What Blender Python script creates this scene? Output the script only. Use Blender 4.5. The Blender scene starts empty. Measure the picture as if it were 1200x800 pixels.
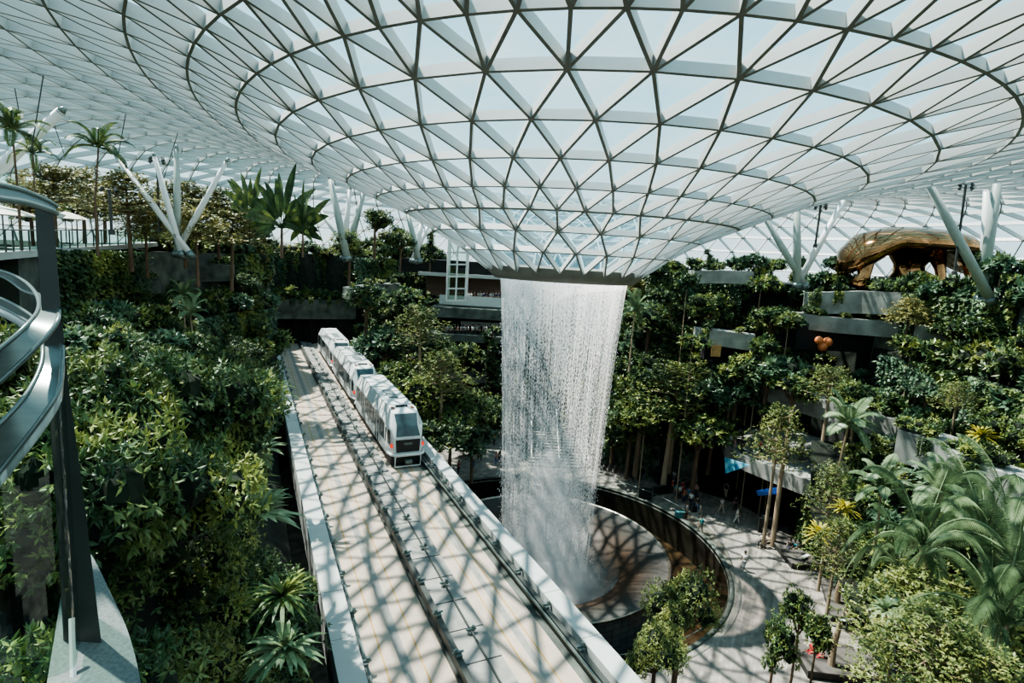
import bpy, math, random
from mathutils import Vector, Matrix
PI = math.pi
col = bpy.context.scene.collection
# ------------------------------------------------------------------ camera model
F = 656.0; PITCH = math.radians(8.4); ROLL = math.radians(3.3); EYE = 25.0
cp, sp = math.cos(PITCH), math.sin(PITCH); cr, sr = math.cos(ROLL), math.sin(ROLL)
def ray(px, py):
    u = (px-600)/F; v = (400-py)/F
    a = u*cr - v*sr; b = u*sr + v*cr
    return (a, cp+b*sp, -sp+b*cp)
def at(px, py, Y):                    # survey helper: sight line -> point at distance Y
    d = ray(px, py); t = Y/d[1]; return Vector((d[0]*t, Y, EYE+d[2]*t))
def onz(px, py, z=0.0):
    d = ray(px, py); t = (z-EYE)/d[2]; return Vector((d[0]*t, d[1]*t, z))
def proj(p):
    x, y, z = p[0], p[1], p[2]-EYE
    f = y*cp - z*sp
    if f < .1: return (-999, -999, f)
    a = x/f; b = (y*sp+z*cp)/f
    return (600+(a*cr+b*sr)*F, 400-(-a*sr+b*cr)*F, f)
cam = bpy.data.cameras.new('camera'); co = bpy.data.objects.new('camera', cam); col.objects.link(co)
fw = Vector((0, cp, -sp)); up0 = Vector((0, sp, cp)); rt0 = Vector((1, 0, 0))
rt = rt0*cr + up0*sr; up = up0*cr - rt0*sr
m = Matrix((rt, up, -fw)).transposed().to_4x4(); m.translation = (0, 0, EYE)
co.matrix_world = m; cam.sensor_width = 36; cam.lens = F/1200*36; cam.clip_start = .05; cam.clip_end = 1000
bpy.context.scene.camera = co
# ------------------------------------------------------------------ materials
def newmat(name):
    mt = bpy.data.materials.new(name); mt.use_nodes = True
    nt = mt.node_tree; nt.nodes.clear(); out = nt.nodes.new('ShaderNodeOutputMaterial')
    return mt, nt, out
def N(nt, t, **kw):
    n = nt.nodes.new(t)
    for k, v in kw.items():
        if k in n.inputs: n.inputs[k].default_value = v
        else: setattr(n, k, v)
    return n
def ramp(nt, src, stops):
    r = nt.nodes.new('ShaderNodeValToRGB'); nt.links.new(src, r.inputs[0])
    e = r.color_ramp.elements
    while len(e) < len(stops): e.new(.5)
    for i, (p, c) in enumerate(stops):
        e[i].position = p; e[i].color = (c[0], c[1], c[2], 1) if not isinstance(c, (int, float)) else (c, c, c, 1)
    return r.outputs[0]
def coords(nt, kind='Object', scale=(1, 1, 1), rot=(0, 0, 0)):
    tc = nt.nodes.new('ShaderNodeTexCoord'); mp = nt.nodes.new('ShaderNodeMapping')
    mp.inputs['Scale'].default_value = scale; mp.inputs['Rotation'].default_value = rot
    nt.links.new(tc.outputs[kind], mp.inputs[0]); return mp.outputs[0]
def simple(name, c, rough=.6, metal=0, var=.25, scale=2.0, sc=(1, 1, 1), c2=None, spec=.5, bump=0):
    mt, nt, out = newmat(name)
    p = N(nt, 'ShaderNodeBsdfPrincipled', Roughness=rough, Metallic=metal)
    p.inputs['Specular IOR Level'].default_value = spec
    nz = N(nt, 'ShaderNodeTexNoise', Scale=scale, Detail=5.0)
    nt.links.new(coords(nt, scale=sc), nz.inputs['Vector'])
    c2 = c2 or tuple(x*(1-var) for x in c)
    nt.links.new(ramp(nt, nz.outputs[0], [(.35, c2), (.65, c)]), p.inputs['Base Color'])
    if bump:
        b = N(nt, 'ShaderNodeBump', Strength=bump, Distance=.05); nt.links.new(nz.outputs[0], b.inputs['Height'])
        nt.links.new(b.outputs[0], p.inputs['Normal'])
    nt.links.new(p.outputs[0], out.inputs[0]); return mt
def glassy(name, tint, refl=.12, rough=.03, haze=0.0, hazec=(1, 1, 1)):
    mt, nt, out = newmat(name)
    t = N(nt, 'ShaderNodeBsdfTransparent'); t.inputs[0].default_value = (*tint, 1)
    g = N(nt, 'ShaderNodeBsdfGlossy', Roughness=rough)
    lw = N(nt, 'ShaderNodeLayerWeight', Blend=.25)
    mr = N(nt, 'ShaderNodeMath', operation='MULTIPLY_ADD'); mr.inputs[1].default_value = .4; mr.inputs[2].default_value = refl*.4
    nt.links.new(lw.outputs['Fresnel'], mr.inputs[0])
    mx = N(nt, 'ShaderNodeMixShader'); nt.links.new(mr.outputs[0], mx.inputs[0])
    nt.links.new(t.outputs[0], mx.inputs[1]); nt.links.new(g.outputs[0], mx.inputs[2])
    last = mx
    if haze:
        d = N(nt, 'ShaderNodeBsdfTranslucent'); d.inputs[0].default_value = (*hazec, 1)
        m2 = N(nt, 'ShaderNodeMixShader'); m2.inputs[0].default_value = haze
        nt.links.new(mx.outputs[0], m2.inputs[1]); nt.links.new(d.outputs[0], m2.inputs[2]); last = m2
    nt.links.new(last.outputs[0], out.inputs[0]); return mt
def leafmat(name, dark, mid, lime, limeamt=.62, scale=1.1, rough=.42):
    mt, nt, out = newmat(name)
    v = coords(nt)
    oi = nt.nodes.new('ShaderNodeObjectInfo')
    add = N(nt, 'ShaderNodeVectorMath', operation='ADD'); nt.links.new(v, add.inputs[0]); nt.links.new(oi.outputs['Location'], add.inputs[1])
    n1 = N(nt, 'ShaderNodeTexNoise', Scale=scale, Detail=2.0); nt.links.new(add.outputs[0], n1.inputs['Vector'])
    n2 = N(nt, 'ShaderNodeTexWhiteNoise'); nt.links.new(oi.outputs['Random'], n2.inputs['Vector'])
    n3 = N(nt, 'ShaderNodeTexNoise', Scale=9.0, Detail=1.0); nt.links.new(add.outputs[0], n3.inputs['Vector'])
    mth = N(nt, 'ShaderNodeMath', operation='MULTIPLY_ADD'); nt.links.new(n3.outputs[0], mth.inputs[0]); mth.inputs[1].default_value = .35
    nt.links.new(n1.outputs[0], mth.inputs[2])
    m2 = N(nt, 'ShaderNodeMath', operation='MULTIPLY_ADD'); nt.links.new(oi.outputs['Random'], m2.inputs[0]); m2.inputs[1].default_value = .12
    nt.links.new(mth.outputs[0], m2.inputs[2])
    c = ramp(nt, m2.outputs[0], [(.5, dark), (.72, mid), (limeamt+.26, lime)])
    p = N(nt, 'ShaderNodeBsdfPrincipled', Roughness=rough); p.inputs['Specular IOR Level'].default_value = .45
    nt.links.new(c, p.inputs['Base Color'])
    tr = N(nt, 'ShaderNodeBsdfTranslucent'); nt.links.new(c, tr.inputs[0])
    mx = N(nt, 'ShaderNodeMixShader'); mx.inputs[0].default_value = .22
    nt.links.new(p.outputs[0], mx.inputs[1]); nt.links.new(tr.outputs[0], mx.inputs[2])
    nt.links.new(mx.outputs[0], out.inputs[0]); return mt
M = {}
M['white'] = simple('painted white steel', (.72, .74, .73), .4, var=.05)
M['beam'] = simple('white roof girder', (.56, .57, .55), .5, var=.05)
M['beam_shade'] = simple('grey green painted soffit shade', (.20, .21, .185), .6, var=.15)  # unlit shade painted onto the girder undersides as a darker colour
M['steel'] = simple('grey green brushed steel', (.17, .215, .205), .33, metal=.55, var=.18, scale=5, sc=(1, 1, 8))
M['darksteel'] = simple('dark bronze painted steel', (.045, .05, .045), .5, var=.25)
M['black'] = simple('matt black', (.015, .016, .016), .5)
M['concrete'] = simple('weathered concrete', (.33, .34, .31), .85, var=.45, scale=.7, bump=.3)
M['conc_dark'] = simple('mossy dark concrete', (.13, .15, .13), .9, var=.6, scale=.8)
M['conc_light'] = simple('pale parapet concrete', (.46, .48, .46), .8, var=.12, scale=.6)
M['soil'] = simple('dark planting soil', (.018, .026, .016), .95, var=.6, scale=1.5)
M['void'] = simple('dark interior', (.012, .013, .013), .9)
M['ledge'] = simple('speckled grey stone', (.13, .155, .15), .8, var=.35, scale=60)
M['bark'] = simple('brown bark', (.17, .11, .07), .9, var=.4, scale=6, sc=(1, 1, .2))
M['palebark'] = simple('pale tan bark', (.40, .30, .20), .85, var=.3, scale=6, sc=(1, 1, .2))
M['deck_beige'] = simple('worn beige running slab', (.45, .36, .285), .8, var=.25, scale=1.2, c2=(.35, .30, .25))
M['deck_grey'] = simple('grey walkway slab', (.27, .265, .245), .85, var=.3, scale=1.5)
M['yellow'] = simple('ochre line paint', (.45, .27, .08), .7)
M['skin'] = simple('skin', (.45, .28, .20), .6)
M['hair'] = simple('black hair', (.02, .016, .013), .5)
M['bronze'] = simple('polished bronze mirror', (.50, .27, .13), .07, metal=1.0, var=.55, scale=.5)
M['fabric'] = simple('cream parasol fabric', (.72, .68, .60), .8, var=.08)
M['orange'] = simple('orange painted surface', (.75, .22, .07), .5)
M['red'] = simple('red', (.55, .03, .03), .5)
M['bluesign'] = simple('blue printed sign', (.03, .22, .42), .4, scale=1.8, c2=(.25, .62, .72))
M['bluetarp'] = simple('blue tarp', (.02, .10, .45), .5)
M['teal'] = simple('teal cloth', (.05, .25, .27), .7)
M['train_body'] = simple('white train body paint', (.70, .73, .72), .25, var=.05)
M['train_glass'] = simple('dark tinted window', (.018, .025, .028), .18, var=.3, spec=.45)
M['windscreen'] = simple('blue grey windscreen', (.045, .08, .09), .12, var=.3, spec=.6)
M['roof_glass'] = glassy('pale tinted roof glass', (.86, .95, .965), .02, .02)
M['rail_glass'] = glassy('green tinted balustrade glass', (.60, .80, .74), .16, .02)
M['near_glass'] = glassy('green glass balustrade pane', (.62, .76, .69), .22, .02)
M['L_dark'] = leafmat('dark glossy leaves', (.018, .042, .018), (.055, .105, .038), (.22, .26, .07), .70)
M['L_mid'] = leafmat('mid green leaves', (.032, .066, .025), (.10, .165, .055), (.32, .35, .09), .62)
M['L_blue'] = leafmat('blue green leaves', (.028, .062, .036), (.085, .155, .09), (.22, .30, .15), .76)
M['L_lime'] = leafmat('yellow green leaves', (.042, .068, .024), (.115, .155, .048), (.29, .31, .09), .62)
M['L_olive'] = leafmat('olive gold leaves', (.07, .08, .03), (.19, .19, .07), (.40, .36, .13), .58)
M['L_palm'] = leafmat('palm fronds green', (.055, .105, .045), (.16, .235, .12), (.34, .42, .24), .72, scale=.6)
M['L_yellow'] = leafmat('golden yellow leaves', (.14, .14, .02), (.36, .32, .04), (.6, .5, .08), .5)

def pavement():
    mt, nt, out = newmat('plank patterned plaza paving')
    p = N(nt, 'ShaderNodeBsdfPrincipled', Roughness=.75)
    v = coords(nt, scale=(1, 1, 1), rot=(0, 0, math.radians(-62)))
    br = N(nt, 'ShaderNodeTexBrick', Scale=1.0); br.inputs['Color1'].default_value = (.33, .305, .27, 1)
    br.inputs['Color2'].default_value = (.20, .187, .165, 1); br.inputs['Mortar'].default_value = (.22, .21, .19, 1)
    br.inputs['Brick Width'].default_value = 1.5; br.inputs['Row Height'].default_value = .22; br.inputs['Mortar Size'].default_value = .01
    br.inputs['Bias'].default_value = .1
    nt.links.new(v, br.inputs['Vector'])
    nz = N(nt, 'ShaderNodeTexNoise', Scale=1.1, Detail=6.0); nt.links.new(coords(nt, scale=(1.2, 1.2, 1)), nz.inputs['Vector'])
    mx = N(nt, 'ShaderNodeMix', data_type='RGBA', blend_type='MULTIPLY'); mx.inputs[0].default_value = .8
    nt.links.new(br.outputs['Color'], mx.inputs[6]); nt.links.new(ramp(nt, nz.outputs[0], [(.3, (.55, .55, .55)), (.7, (1.35, 1.3, 1.25))]), mx.inputs[7])
    nt.links.new(mx.outputs[2], p.inputs['Base Color']); nt.links.new(p.outputs[0], out.inputs[0]); return mt
M['paving'] = pavement()
def poolwall():
    mt, nt, out = newmat('dark wet tile grid')
    p = N(nt, 'ShaderNodeBsdfPrincipled', Roughness=.22)
    br = N(nt, 'ShaderNodeTexBrick', Scale=1.0); br.offset = 0
    br.inputs['Color1'].default_value = (.10, .125, .13, 1); br.inputs['Color2'].default_value = (.065, .085, .09, 1)
    br.inputs['Mortar'].default_value = (.02, .022, .022, 1); br.inputs['Brick Width'].default_value = .7; br.inputs['Row Height'].default_value = .5
    tc = nt.nodes.new('ShaderNodeTexCoord'); nt.links.new(tc.outputs['UV'], br.inputs['Vector'])
    nt.links.new(br.outputs['Color'], p.inputs['Base Color']); nt.links.new(p.outputs[0], out.inputs[0]); return mt
M['pooltile'] = poolwall()
M['poolwall'] = simple('dark brown wet stone', (.022, .020, .014), .18, var=.5, scale=.5, c2=(.012, .012, .010))
M['poolwater'] = simple('dark brown pool water', (.055, .035, .018), .08, var=.6, scale=.35)
def bowlmat():
    mt, nt, out = newmat('wet bowl with running water')
    p = N(nt, 'ShaderNodeBsdfPrincipled', Roughness=.40); p.inputs['Specular IOR Level'].default_value = .18
    tc = nt.nodes.new('ShaderNodeTexCoord'); sx = nt.nodes.new('ShaderNodeSeparateXYZ'); nt.links.new(tc.outputs['Object'], sx.inputs[0])
    cv = nt.nodes.new('ShaderNodeCombineXYZ'); nt.links.new(sx.outputs[0], cv.inputs[0]); nt.links.new(sx.outputs[1], cv.inputs[1])
    ln = N(nt, 'ShaderNodeVectorMath', operation='LENGTH'); nt.links.new(cv.outputs[0], ln.inputs[0])
    nz = N(nt, 'ShaderNodeTexNoise', Scale=1.6, Detail=8.0, Roughness=.7); nt.links.new(tc.outputs['Object'], nz.inputs['Vector'])
    ma = N(nt, 'ShaderNodeMath', operation='MULTIPLY_ADD'); nt.links.new(nz.outputs[0], ma.inputs[0]); ma.inputs[1].default_value = 2.2
    nt.links.new(ln.outputs['Value'], ma.inputs[2])
    dv = N(nt, 'ShaderNodeMath', operation='DIVIDE'); nt.links.new(ma.outputs[0], dv.inputs[0]); dv.inputs[1].default_value = 12.0
    nt.links.new(ramp(nt, dv.outputs[0], [(.2, (.018, .019, .016)), (.5, (.026, .020, .014)), (.72, (.045, .027, .016)), (.86, (.045, .042, .037)), (.98, (.085, .085, .08))]), p.inputs['Base Color'])
    n2 = N(nt, 'ShaderNodeTexNoise', Scale=7.0, Detail=4.0); nt.links.new(tc.outputs['Object'], n2.inputs['Vector'])
    b = N(nt, 'ShaderNodeBump', Strength=.25, Distance=.04); nt.links.new(n2.outputs[0], b.inputs['Height']); nt.links.new(b.outputs[0], p.inputs['Normal'])
    nt.links.new(p.outputs[0], out.inputs[0]); return mt
M['bowl'] = bowlmat()
def watermat(name, seed, dens, drops):
    mt, nt, out = newmat(name)
    tc = nt.nodes.new('ShaderNodeTexCoord'); mp = nt.nodes.new('ShaderNodeMapping')
    nt.links.new(tc.outputs['UV'], mp.inputs[0]); mp.inputs['Location'].default_value = (seed, seed*1.7, 0)
    sx = nt.nodes.new('ShaderNodeSeparateXYZ'); nt.links.new(tc.outputs['UV'], sx.inputs[0])   # u metres, v height
    def noise(sc, s, det=3.0):
        m2 = nt.nodes.new('ShaderNodeMapping'); m2.inputs['Scale'].default_value = sc; nt.links.new(mp.outputs[0], m2.inputs[0])
        n = N(nt, 'ShaderNodeTexNoise', Scale=s, Detail=det); nt.links.new(m2.outputs[0], n.inputs['Vector']); return n.outputs[0]
    streak = noise((7.0, .12, 1), 1.0, 4.0)
    drop = noise((11.0, 4.6, 1), 1.0, 3.0)
    wide = noise((.45, .02, 1), 1.0, 1.0)
    def math_(op, a, b, c=None):
        n = N(nt, 'ShaderNodeMath', operation=op)
        for i, s in enumerate((a, b, c)):
            if s is None: continue
            if isinstance(s, (int, float)): n.inputs[i].default_value = s
            else: nt.links.new(s, n.inputs[i])
        return n.outputs[0]
    h = math_('DIVIDE', sx.outputs[1], 27.0)                       # 0 bottom, 1 top
    hs = math_('SMOOTH_MIN', math_('POWER', h, 7.0), 1.0, .1)       # rises near the lip
    a = math_('ADD', math_('MULTIPLY', streak, 1.0), math_('MULTIPLY', drop, drops))
    a = math_('ADD', a, math_('MULTIPLY', wide, .55))
    a = math_('ADD', a, math_('MULTIPLY', hs, .24))
    lo = (.5+.5*drops+.275) + .10 - dens
    a = math_('MULTIPLY', math_('SUBTRACT', a, lo), 3.6)
    cl = N(nt, 'ShaderNodeClamp'); nt.links.new(a, cl.inputs[0]); cl.inputs['Max'].default_value = .80
    tr = N(nt, 'ShaderNodeBsdfTransparent')
    df = N(nt, 'ShaderNodeBsdfDiffuse'); df.inputs[0].default_value = (.95, .95, .95, 1)
    tl = N(nt, 'ShaderNodeBsdfTranslucent'); tl.inputs[0].default_value = (.95, .95, .95, 1)
    md = N(nt, 'ShaderNodeMixShader'); md.inputs[0].default_value = .65; nt.links.new(df.outputs[0], md.inputs[1]); nt.links.new(tl.outputs[0], md.inputs[2])
    mx = N(nt, 'ShaderNodeMixShader'); nt.links.new(cl.outputs[0], mx.inputs[0]); nt.links.new(tr.outputs[0], mx.inputs[1]); nt.links.new(md.outputs[0], mx.inputs[2])
    nt.links.new(mx.outputs[0], out.inputs[0]); return mt
def mistmat(name, amt):
    mt, nt, out = newmat(name)
    lw = N(nt, 'ShaderNodeLayerWeight', Blend=.5)
    inv = N(nt, 'ShaderNodeMath', operation='SUBTRACT'); inv.inputs[0].default_value = 1; nt.links.new(lw.outputs['Facing'], inv.inputs[1])
    pw = N(nt, 'ShaderNodeMath', operation='POWER'); nt.links.new(inv.outputs[0], pw.inputs[0]); pw.inputs[1].default_value = 2.0
    nz = N(nt, 'ShaderNodeTexNoise', Scale=.35, Detail=4.0); nt.links.new(coords(nt), nz.inputs['Vector'])
    ml = N(nt, 'ShaderNodeMath', operation='MULTIPLY'); nt.links.new(pw.outputs[0], ml.inputs[0]); nt.links.new(nz.outputs[0], ml.inputs[1])
    m2 = N(nt, 'ShaderNodeMath', operation='MULTIPLY'); nt.links.new(ml.outputs[0], m2.inputs[0]); m2.inputs[1].default_value = amt*2
    tr = N(nt, 'ShaderNodeBsdfTransparent'); df = N(nt, 'ShaderNodeBsdfTranslucent'); df.inputs[0].default_value = (.9, .9, .9, 1)
    d2 = N(nt, 'ShaderNodeBsdfDiffuse'); d2.inputs[0].default_value = (.9, .9, .9, 1)
    ad = N(nt, 'ShaderNodeMixShader'); ad.inputs[0].default_value = .5; nt.links.new(df.outputs[0], ad.inputs[1]); nt.links.new(d2.outputs[0], ad.inputs[2])
    mx = N(nt, 'ShaderNodeMixShader'); nt.links.new(m2.outputs[0], mx.inputs[0]); nt.links.new(tr.outputs[0], mx.inputs[1]); nt.links.new(ad.outputs[0], mx.inputs[2])
    nt.links.new(mx.outputs[0], out.inputs[0]); return mt
M['mist'] = mistmat('soft white mist', .5)
# ------------------------------------------------------------------ mesh building
class MB:
    def __init__(s): s.v = []; s.f = []; s.mi = []; s.uv = {}
    def add(s, vs, fs, mi=0):
        b = len(s.v); s.v += [tuple(x) for x in vs]
        s.f += [tuple(i+b for i in f) for f in fs]; s.mi += [mi]*len(fs)
    def box(s, c, d, rz=0, mi=0):
        hx, hy, hz = d[0]/2, d[1]/2, d[2]/2; c = Vector(c); R = Matrix.Rotation(rz, 3, 'Z')
        vs = [c+R@Vector((x*hx, y*hy, z*hz)) for z in (-1, 1) for y in (-1, 1) for x in (-1, 1)]
        s.add(vs, [(0, 2, 3, 1), (4, 5, 7, 6), (0, 1, 5, 4), (2, 6, 7, 3), (0, 4, 6, 2), (1, 3, 7, 5)], mi)
    def beam(s, a, b, w, h, upv=(0, 0, 1), mi=0, mb=None):   # box beam a->b, hanging h below along -upv
        a, b, u = Vector(a), Vector(b), Vector(upv).normalized(); d = (b-a)
        if d.length < 1e-6: return
        d.normalize(); u = (u-d*u.dot(d))
        if u.length < 1e-5: u = Vector((1, 0, 0))
        u.normalize(); r = d.cross(u)*(w/2); vs = []
        for p in (a, b):
            for uu, rr in ((0, -1), (0, 1), (-h, 1), (-h, -1)): vs.append(p+u*uu+r*rr)
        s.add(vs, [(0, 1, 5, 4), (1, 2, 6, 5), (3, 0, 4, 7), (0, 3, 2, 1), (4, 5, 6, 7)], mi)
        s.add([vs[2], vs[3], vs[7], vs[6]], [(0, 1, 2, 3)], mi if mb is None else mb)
    def tube(s, pts, rad, seg=8, mi=0, cap=True):
        pts = [Vector(p) for p in pts]; n = len(pts)
        if not hasattr(rad, '__len__'): rad = [rad]*n
        base = len(s.v); prev = None
        for i, p in enumerate(pts):
            d = (pts[min(i+1, n-1)]-pts[max(i-1, 0)]).normalized()
            ref = prev if prev is not None else (Vector((0, 0, 1)) if abs(d.z) < .9 else Vector((1, 0, 0)))
            x = ref - d*ref.dot(d)
            x.normalize(); prev = x; y = d.cross(x)
            for k in range(seg):
                a = 2*PI*k/seg; s.v.append(tuple(p+(x*math.cos(a)+y*math.sin(a))*rad[i]))
        for i in range(n-1):
            for k in range(seg):
                a = base+i*seg+k; b = base+i*seg+(k+1) % seg
                s.f.append((a, b, b+seg, a+seg)); s.mi.append(mi)
        if cap:
            s.f.append(tuple(base+k for k in range(seg))[::-1]); s.mi.append(mi)
            s.f.append(tuple(base+(n-1)*seg+k for k in range(seg))); s.mi.append(mi)
    def lathe(s, prof, seg=64, c=(0, 0, 0), mi=0, a0=0, a1=2*PI, uv=False):
        base = len(s.v); full = abs(a1-a0-2*PI) < 1e-6; na = seg if full else seg+1
        for (r, z) in prof:
            for k in range(na):
                a = a0+(a1-a0)*k/seg; s.v.append((c[0]+r*math.cos(a), c[1]+r*math.sin(a), c[2]+z))
        for i in range(len(prof)-1):
            for k in range(seg):
                k2 = (k+1) % na
                fi = len(s.f)
                s.f.append((base+i*na+k, base+i*na+k2, base+(i+1)*na+k2, base+(i+1)*na+k)); s.mi.append(mi)
                if uv:
                    r = prof[0][0]; u0 = k/seg*(a1-a0)*r; u1 = (k+1)/seg*(a1-a0)*r
                    s.uv[fi] = [(u0, prof[i][1]), (u1, prof[i][1]), (u1, prof[i+1][1]), (u0, prof[i+1][1])]
    def build(s, name, mats, parent=None, smooth=False, loc=None):
        me = bpy.data.meshes.new(name); me.from_pydata(s.v, [], s.f)
        mats = mats if isinstance(mats, (list, tuple)) else [mats]
        for x in mats: me.materials.append(x)
        if len(mats) > 1: me.polygons.foreach_set('material_index', s.mi)
        if smooth: me.polygons.foreach_set('use_smooth', [True]*len(me.polygons))
        if s.uv:
            ul = me.uv_layers.new(name='UVMap')
            for p in me.polygons:
                if p.index in s.uv:
                    for li, t in zip(p.loop_indices, s.uv[p.index]): ul.data[li].uv = t
        me.update()
        return link(name, me, parent, loc)
def link(name, me, parent=None, loc=None):
    o = bpy.data.objects.new(name, me); col.objects.link(o)
    if parent: o.parent = parent
    if loc is not None: o.location = loc
    return o
def tag(o, label=None, cat=None, group=None, kind=None):
    if label: o['label'] = label
    if cat: o['category'] = cat
    if group: o['group'] = group
    if kind: o['kind'] = kind
    return o
def empty(name, loc=(0, 0, 0), rz=0):
    o = bpy.data.objects.new(name, None); col.objects.link(o); o.location = loc; o.rotation_euler = (0, 0, rz); o.empty_display_size = .3
    return o
def copy_tree(o, parent=None):
    c = o.copy(); col.objects.link(c); c.parent = parent
    for ch in list(o.children): copy_tree(ch, c)
    return c
def struct(mb, name, mats, label, cat='structure', smooth=False):
    return tag(mb.build(name, mats, smooth=smooth), label, cat, kind='structure')
rnd = random.Random(7)
# ------------------------------------------------------------------ light, sky
w = bpy.data.worlds.new('sky'); bpy.context.scene.world = w; w.use_nodes = True
nt = w.node_tree; nt.nodes.clear()
out = nt.nodes.new('ShaderNodeOutputWorld'); bg = nt.nodes.new('ShaderNodeBackground')
tc = nt.nodes.new('ShaderNodeTexCoord'); sx = nt.nodes.new('ShaderNodeSeparateXYZ'); nt.links.new(tc.outputs['Generated'], sx.inputs[0])
base = ramp(nt, sx.outputs[2], [(0, (.70, .80, .82)), (.25, (.44, .76, .88)), (.9, (.27, .60, .78))])
mp = nt.nodes.new('ShaderNodeMapping'); mp.inputs['Scale'].default_value = (1.2, 1.2, 2.5); nt.links.new(tc.outputs['Generated'], mp.inputs[0])
nz = N(nt, 'ShaderNodeTexNoise', Scale=2.2, Detail=7.0, Roughness=.6); nt.links.new(mp.outputs[0], nz.inputs['Vector'])
mx = N(nt, 'ShaderNodeMix', data_type='RGBA'); nt.links.new(ramp(nt, nz.outputs[0], [(.45, 0), (.72, .75)]), mx.inputs[0])
nt.links.new(base, mx.inputs[6]); mx.inputs[7].default_value = (.80, .88, .89, 1)
nt.links.new(mx.outputs[2], bg.inputs[0]); bg.inputs[1].default_value = 1.35; nt.links.new(bg.outputs[0], out.inputs[0])
sl = bpy.data.lights.new('sun', 'SUN'); sl.energy = 11.0; sl.angle = math.radians(.85); sl.color = (1, .93, .84)
so = bpy.data.objects.new('sun', sl); col.objects.link(so)
so.rotation_euler = Vector((.42, -.22, -.88)).to_track_quat('-Z', 'Y').to_euler(); so.location = (-60, 40, 120)
sc = bpy.context.scene; sc.view_settings.view_transform = 'AgX'
try: sc.view_settings.look = 'AgX - Medium High Contrast'
except Exception: pass
sc.view_settings.exposure = 0.34
sc.cycles.max_bounces = 6; sc.cycles.transparent_max_bounces = 24; sc.cycles.diffuse_bounces = 3; sc.cycles.glossy_bounces = 3
sc.cycles.sample_clamp_indirect = 4
# ------------------------------------------------------------------ roof
CX, CY = 3.96, 46.7
RINGS = [(6.2, 24.4), (8.1, 25.9), (10.5, 27.25), (12.8, 28.45), (15.0, 29.3), (16.9, 30.1), (18.9, 30.85), (21.0, 31.5), (23.2, 32.1), (25.8, 32.7), (28.4, 33.15), (31.4, 33.6), (34.4, 34.0), (37.5, 34.4), (41, 34.7), (44.5, 34.9), (48, 34.9), (51.5, 34.7), (55, 34.1), (59, 33.0), (62.3, 31.2), (65.2, 28.8), (67.7, 25.8), (69.6, 22.2), (70.8, 18.0), (71.2, 13)]
def nn(i): return 24 if i < 3 else (48 if i < 8 else 96)
RLEFT = [6.2, 8.2, 10.6, 12.85, 15.0, 16.9, 18.9, 20.6, 22.2, 23.9, 25.7, 28.0, 30.6, 33.4, 36.4, 39.6, 43, 46.5, 50, 54, 58, 61.5, 64.5, 66.5, 68, 68.5]
RRIGHT = [6.2, 8.1, 10.4, 13.1, 14.95, 16.9, 19.0, 21.4, 23.9, 26.8, 29.8, 33, 36.4, 40, 43.5, 47, 50.5, 54, 57.5, 61, 64, 67, 69, 70.5, 71.5, 72]
RNEAR = [6.2, 8.1, 9.6, 11.8, 15.6, 19.9, 24.0, 27.8, 30.8, 33.6, 36.3, 39, 42, 45, 48, 51, 55, 59, 63, 67, 71, 74, 76, 78, 79, 80]
def rp(i, a):
    r, z = RINGS[i]; c, s_ = math.cos(a), math.sin(a)
    return Vector((CX+(RRIGHT[i] if c > 0 else RLEFT[i])*c, CY+s_*(RNEAR[i] if s_ < 0 else (RLEFT[i]+RRIGHT[i])*.53), z))
def nd(i, j, lvl_n=None):
    n = lvl_n or nn(i)
    off = .5*(i % 2)
    return rp(i, 2*PI*(j+off)/n - PI/2)
def nrm(i, p):
    i0, i1 = max(0, i-1), min(len(RINGS)-1, i+1)
    dr = RINGS[i1][0]-RINGS[i0][0]; dz = RINGS[i1][1]-RINGS[i0][1]
    d = Vector((p.x-CX, p.y-CY, 0)).normalized(); v = Vector((-d.x*dz, -d.y*dz, dr)); return v.normalized()
roof = empty('ceiling', (CX, CY, 24)); tag(roof, 'curved glass and white steel triangulated canopy dipping to a round oculus', 'ceiling', kind='structure')
OFF = -Vector((CX, CY, 24))
glass = MB()
NR = len(RINGS)
def bw(i): return (.13, .44) if i < 9 else (.12, .5)
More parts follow.
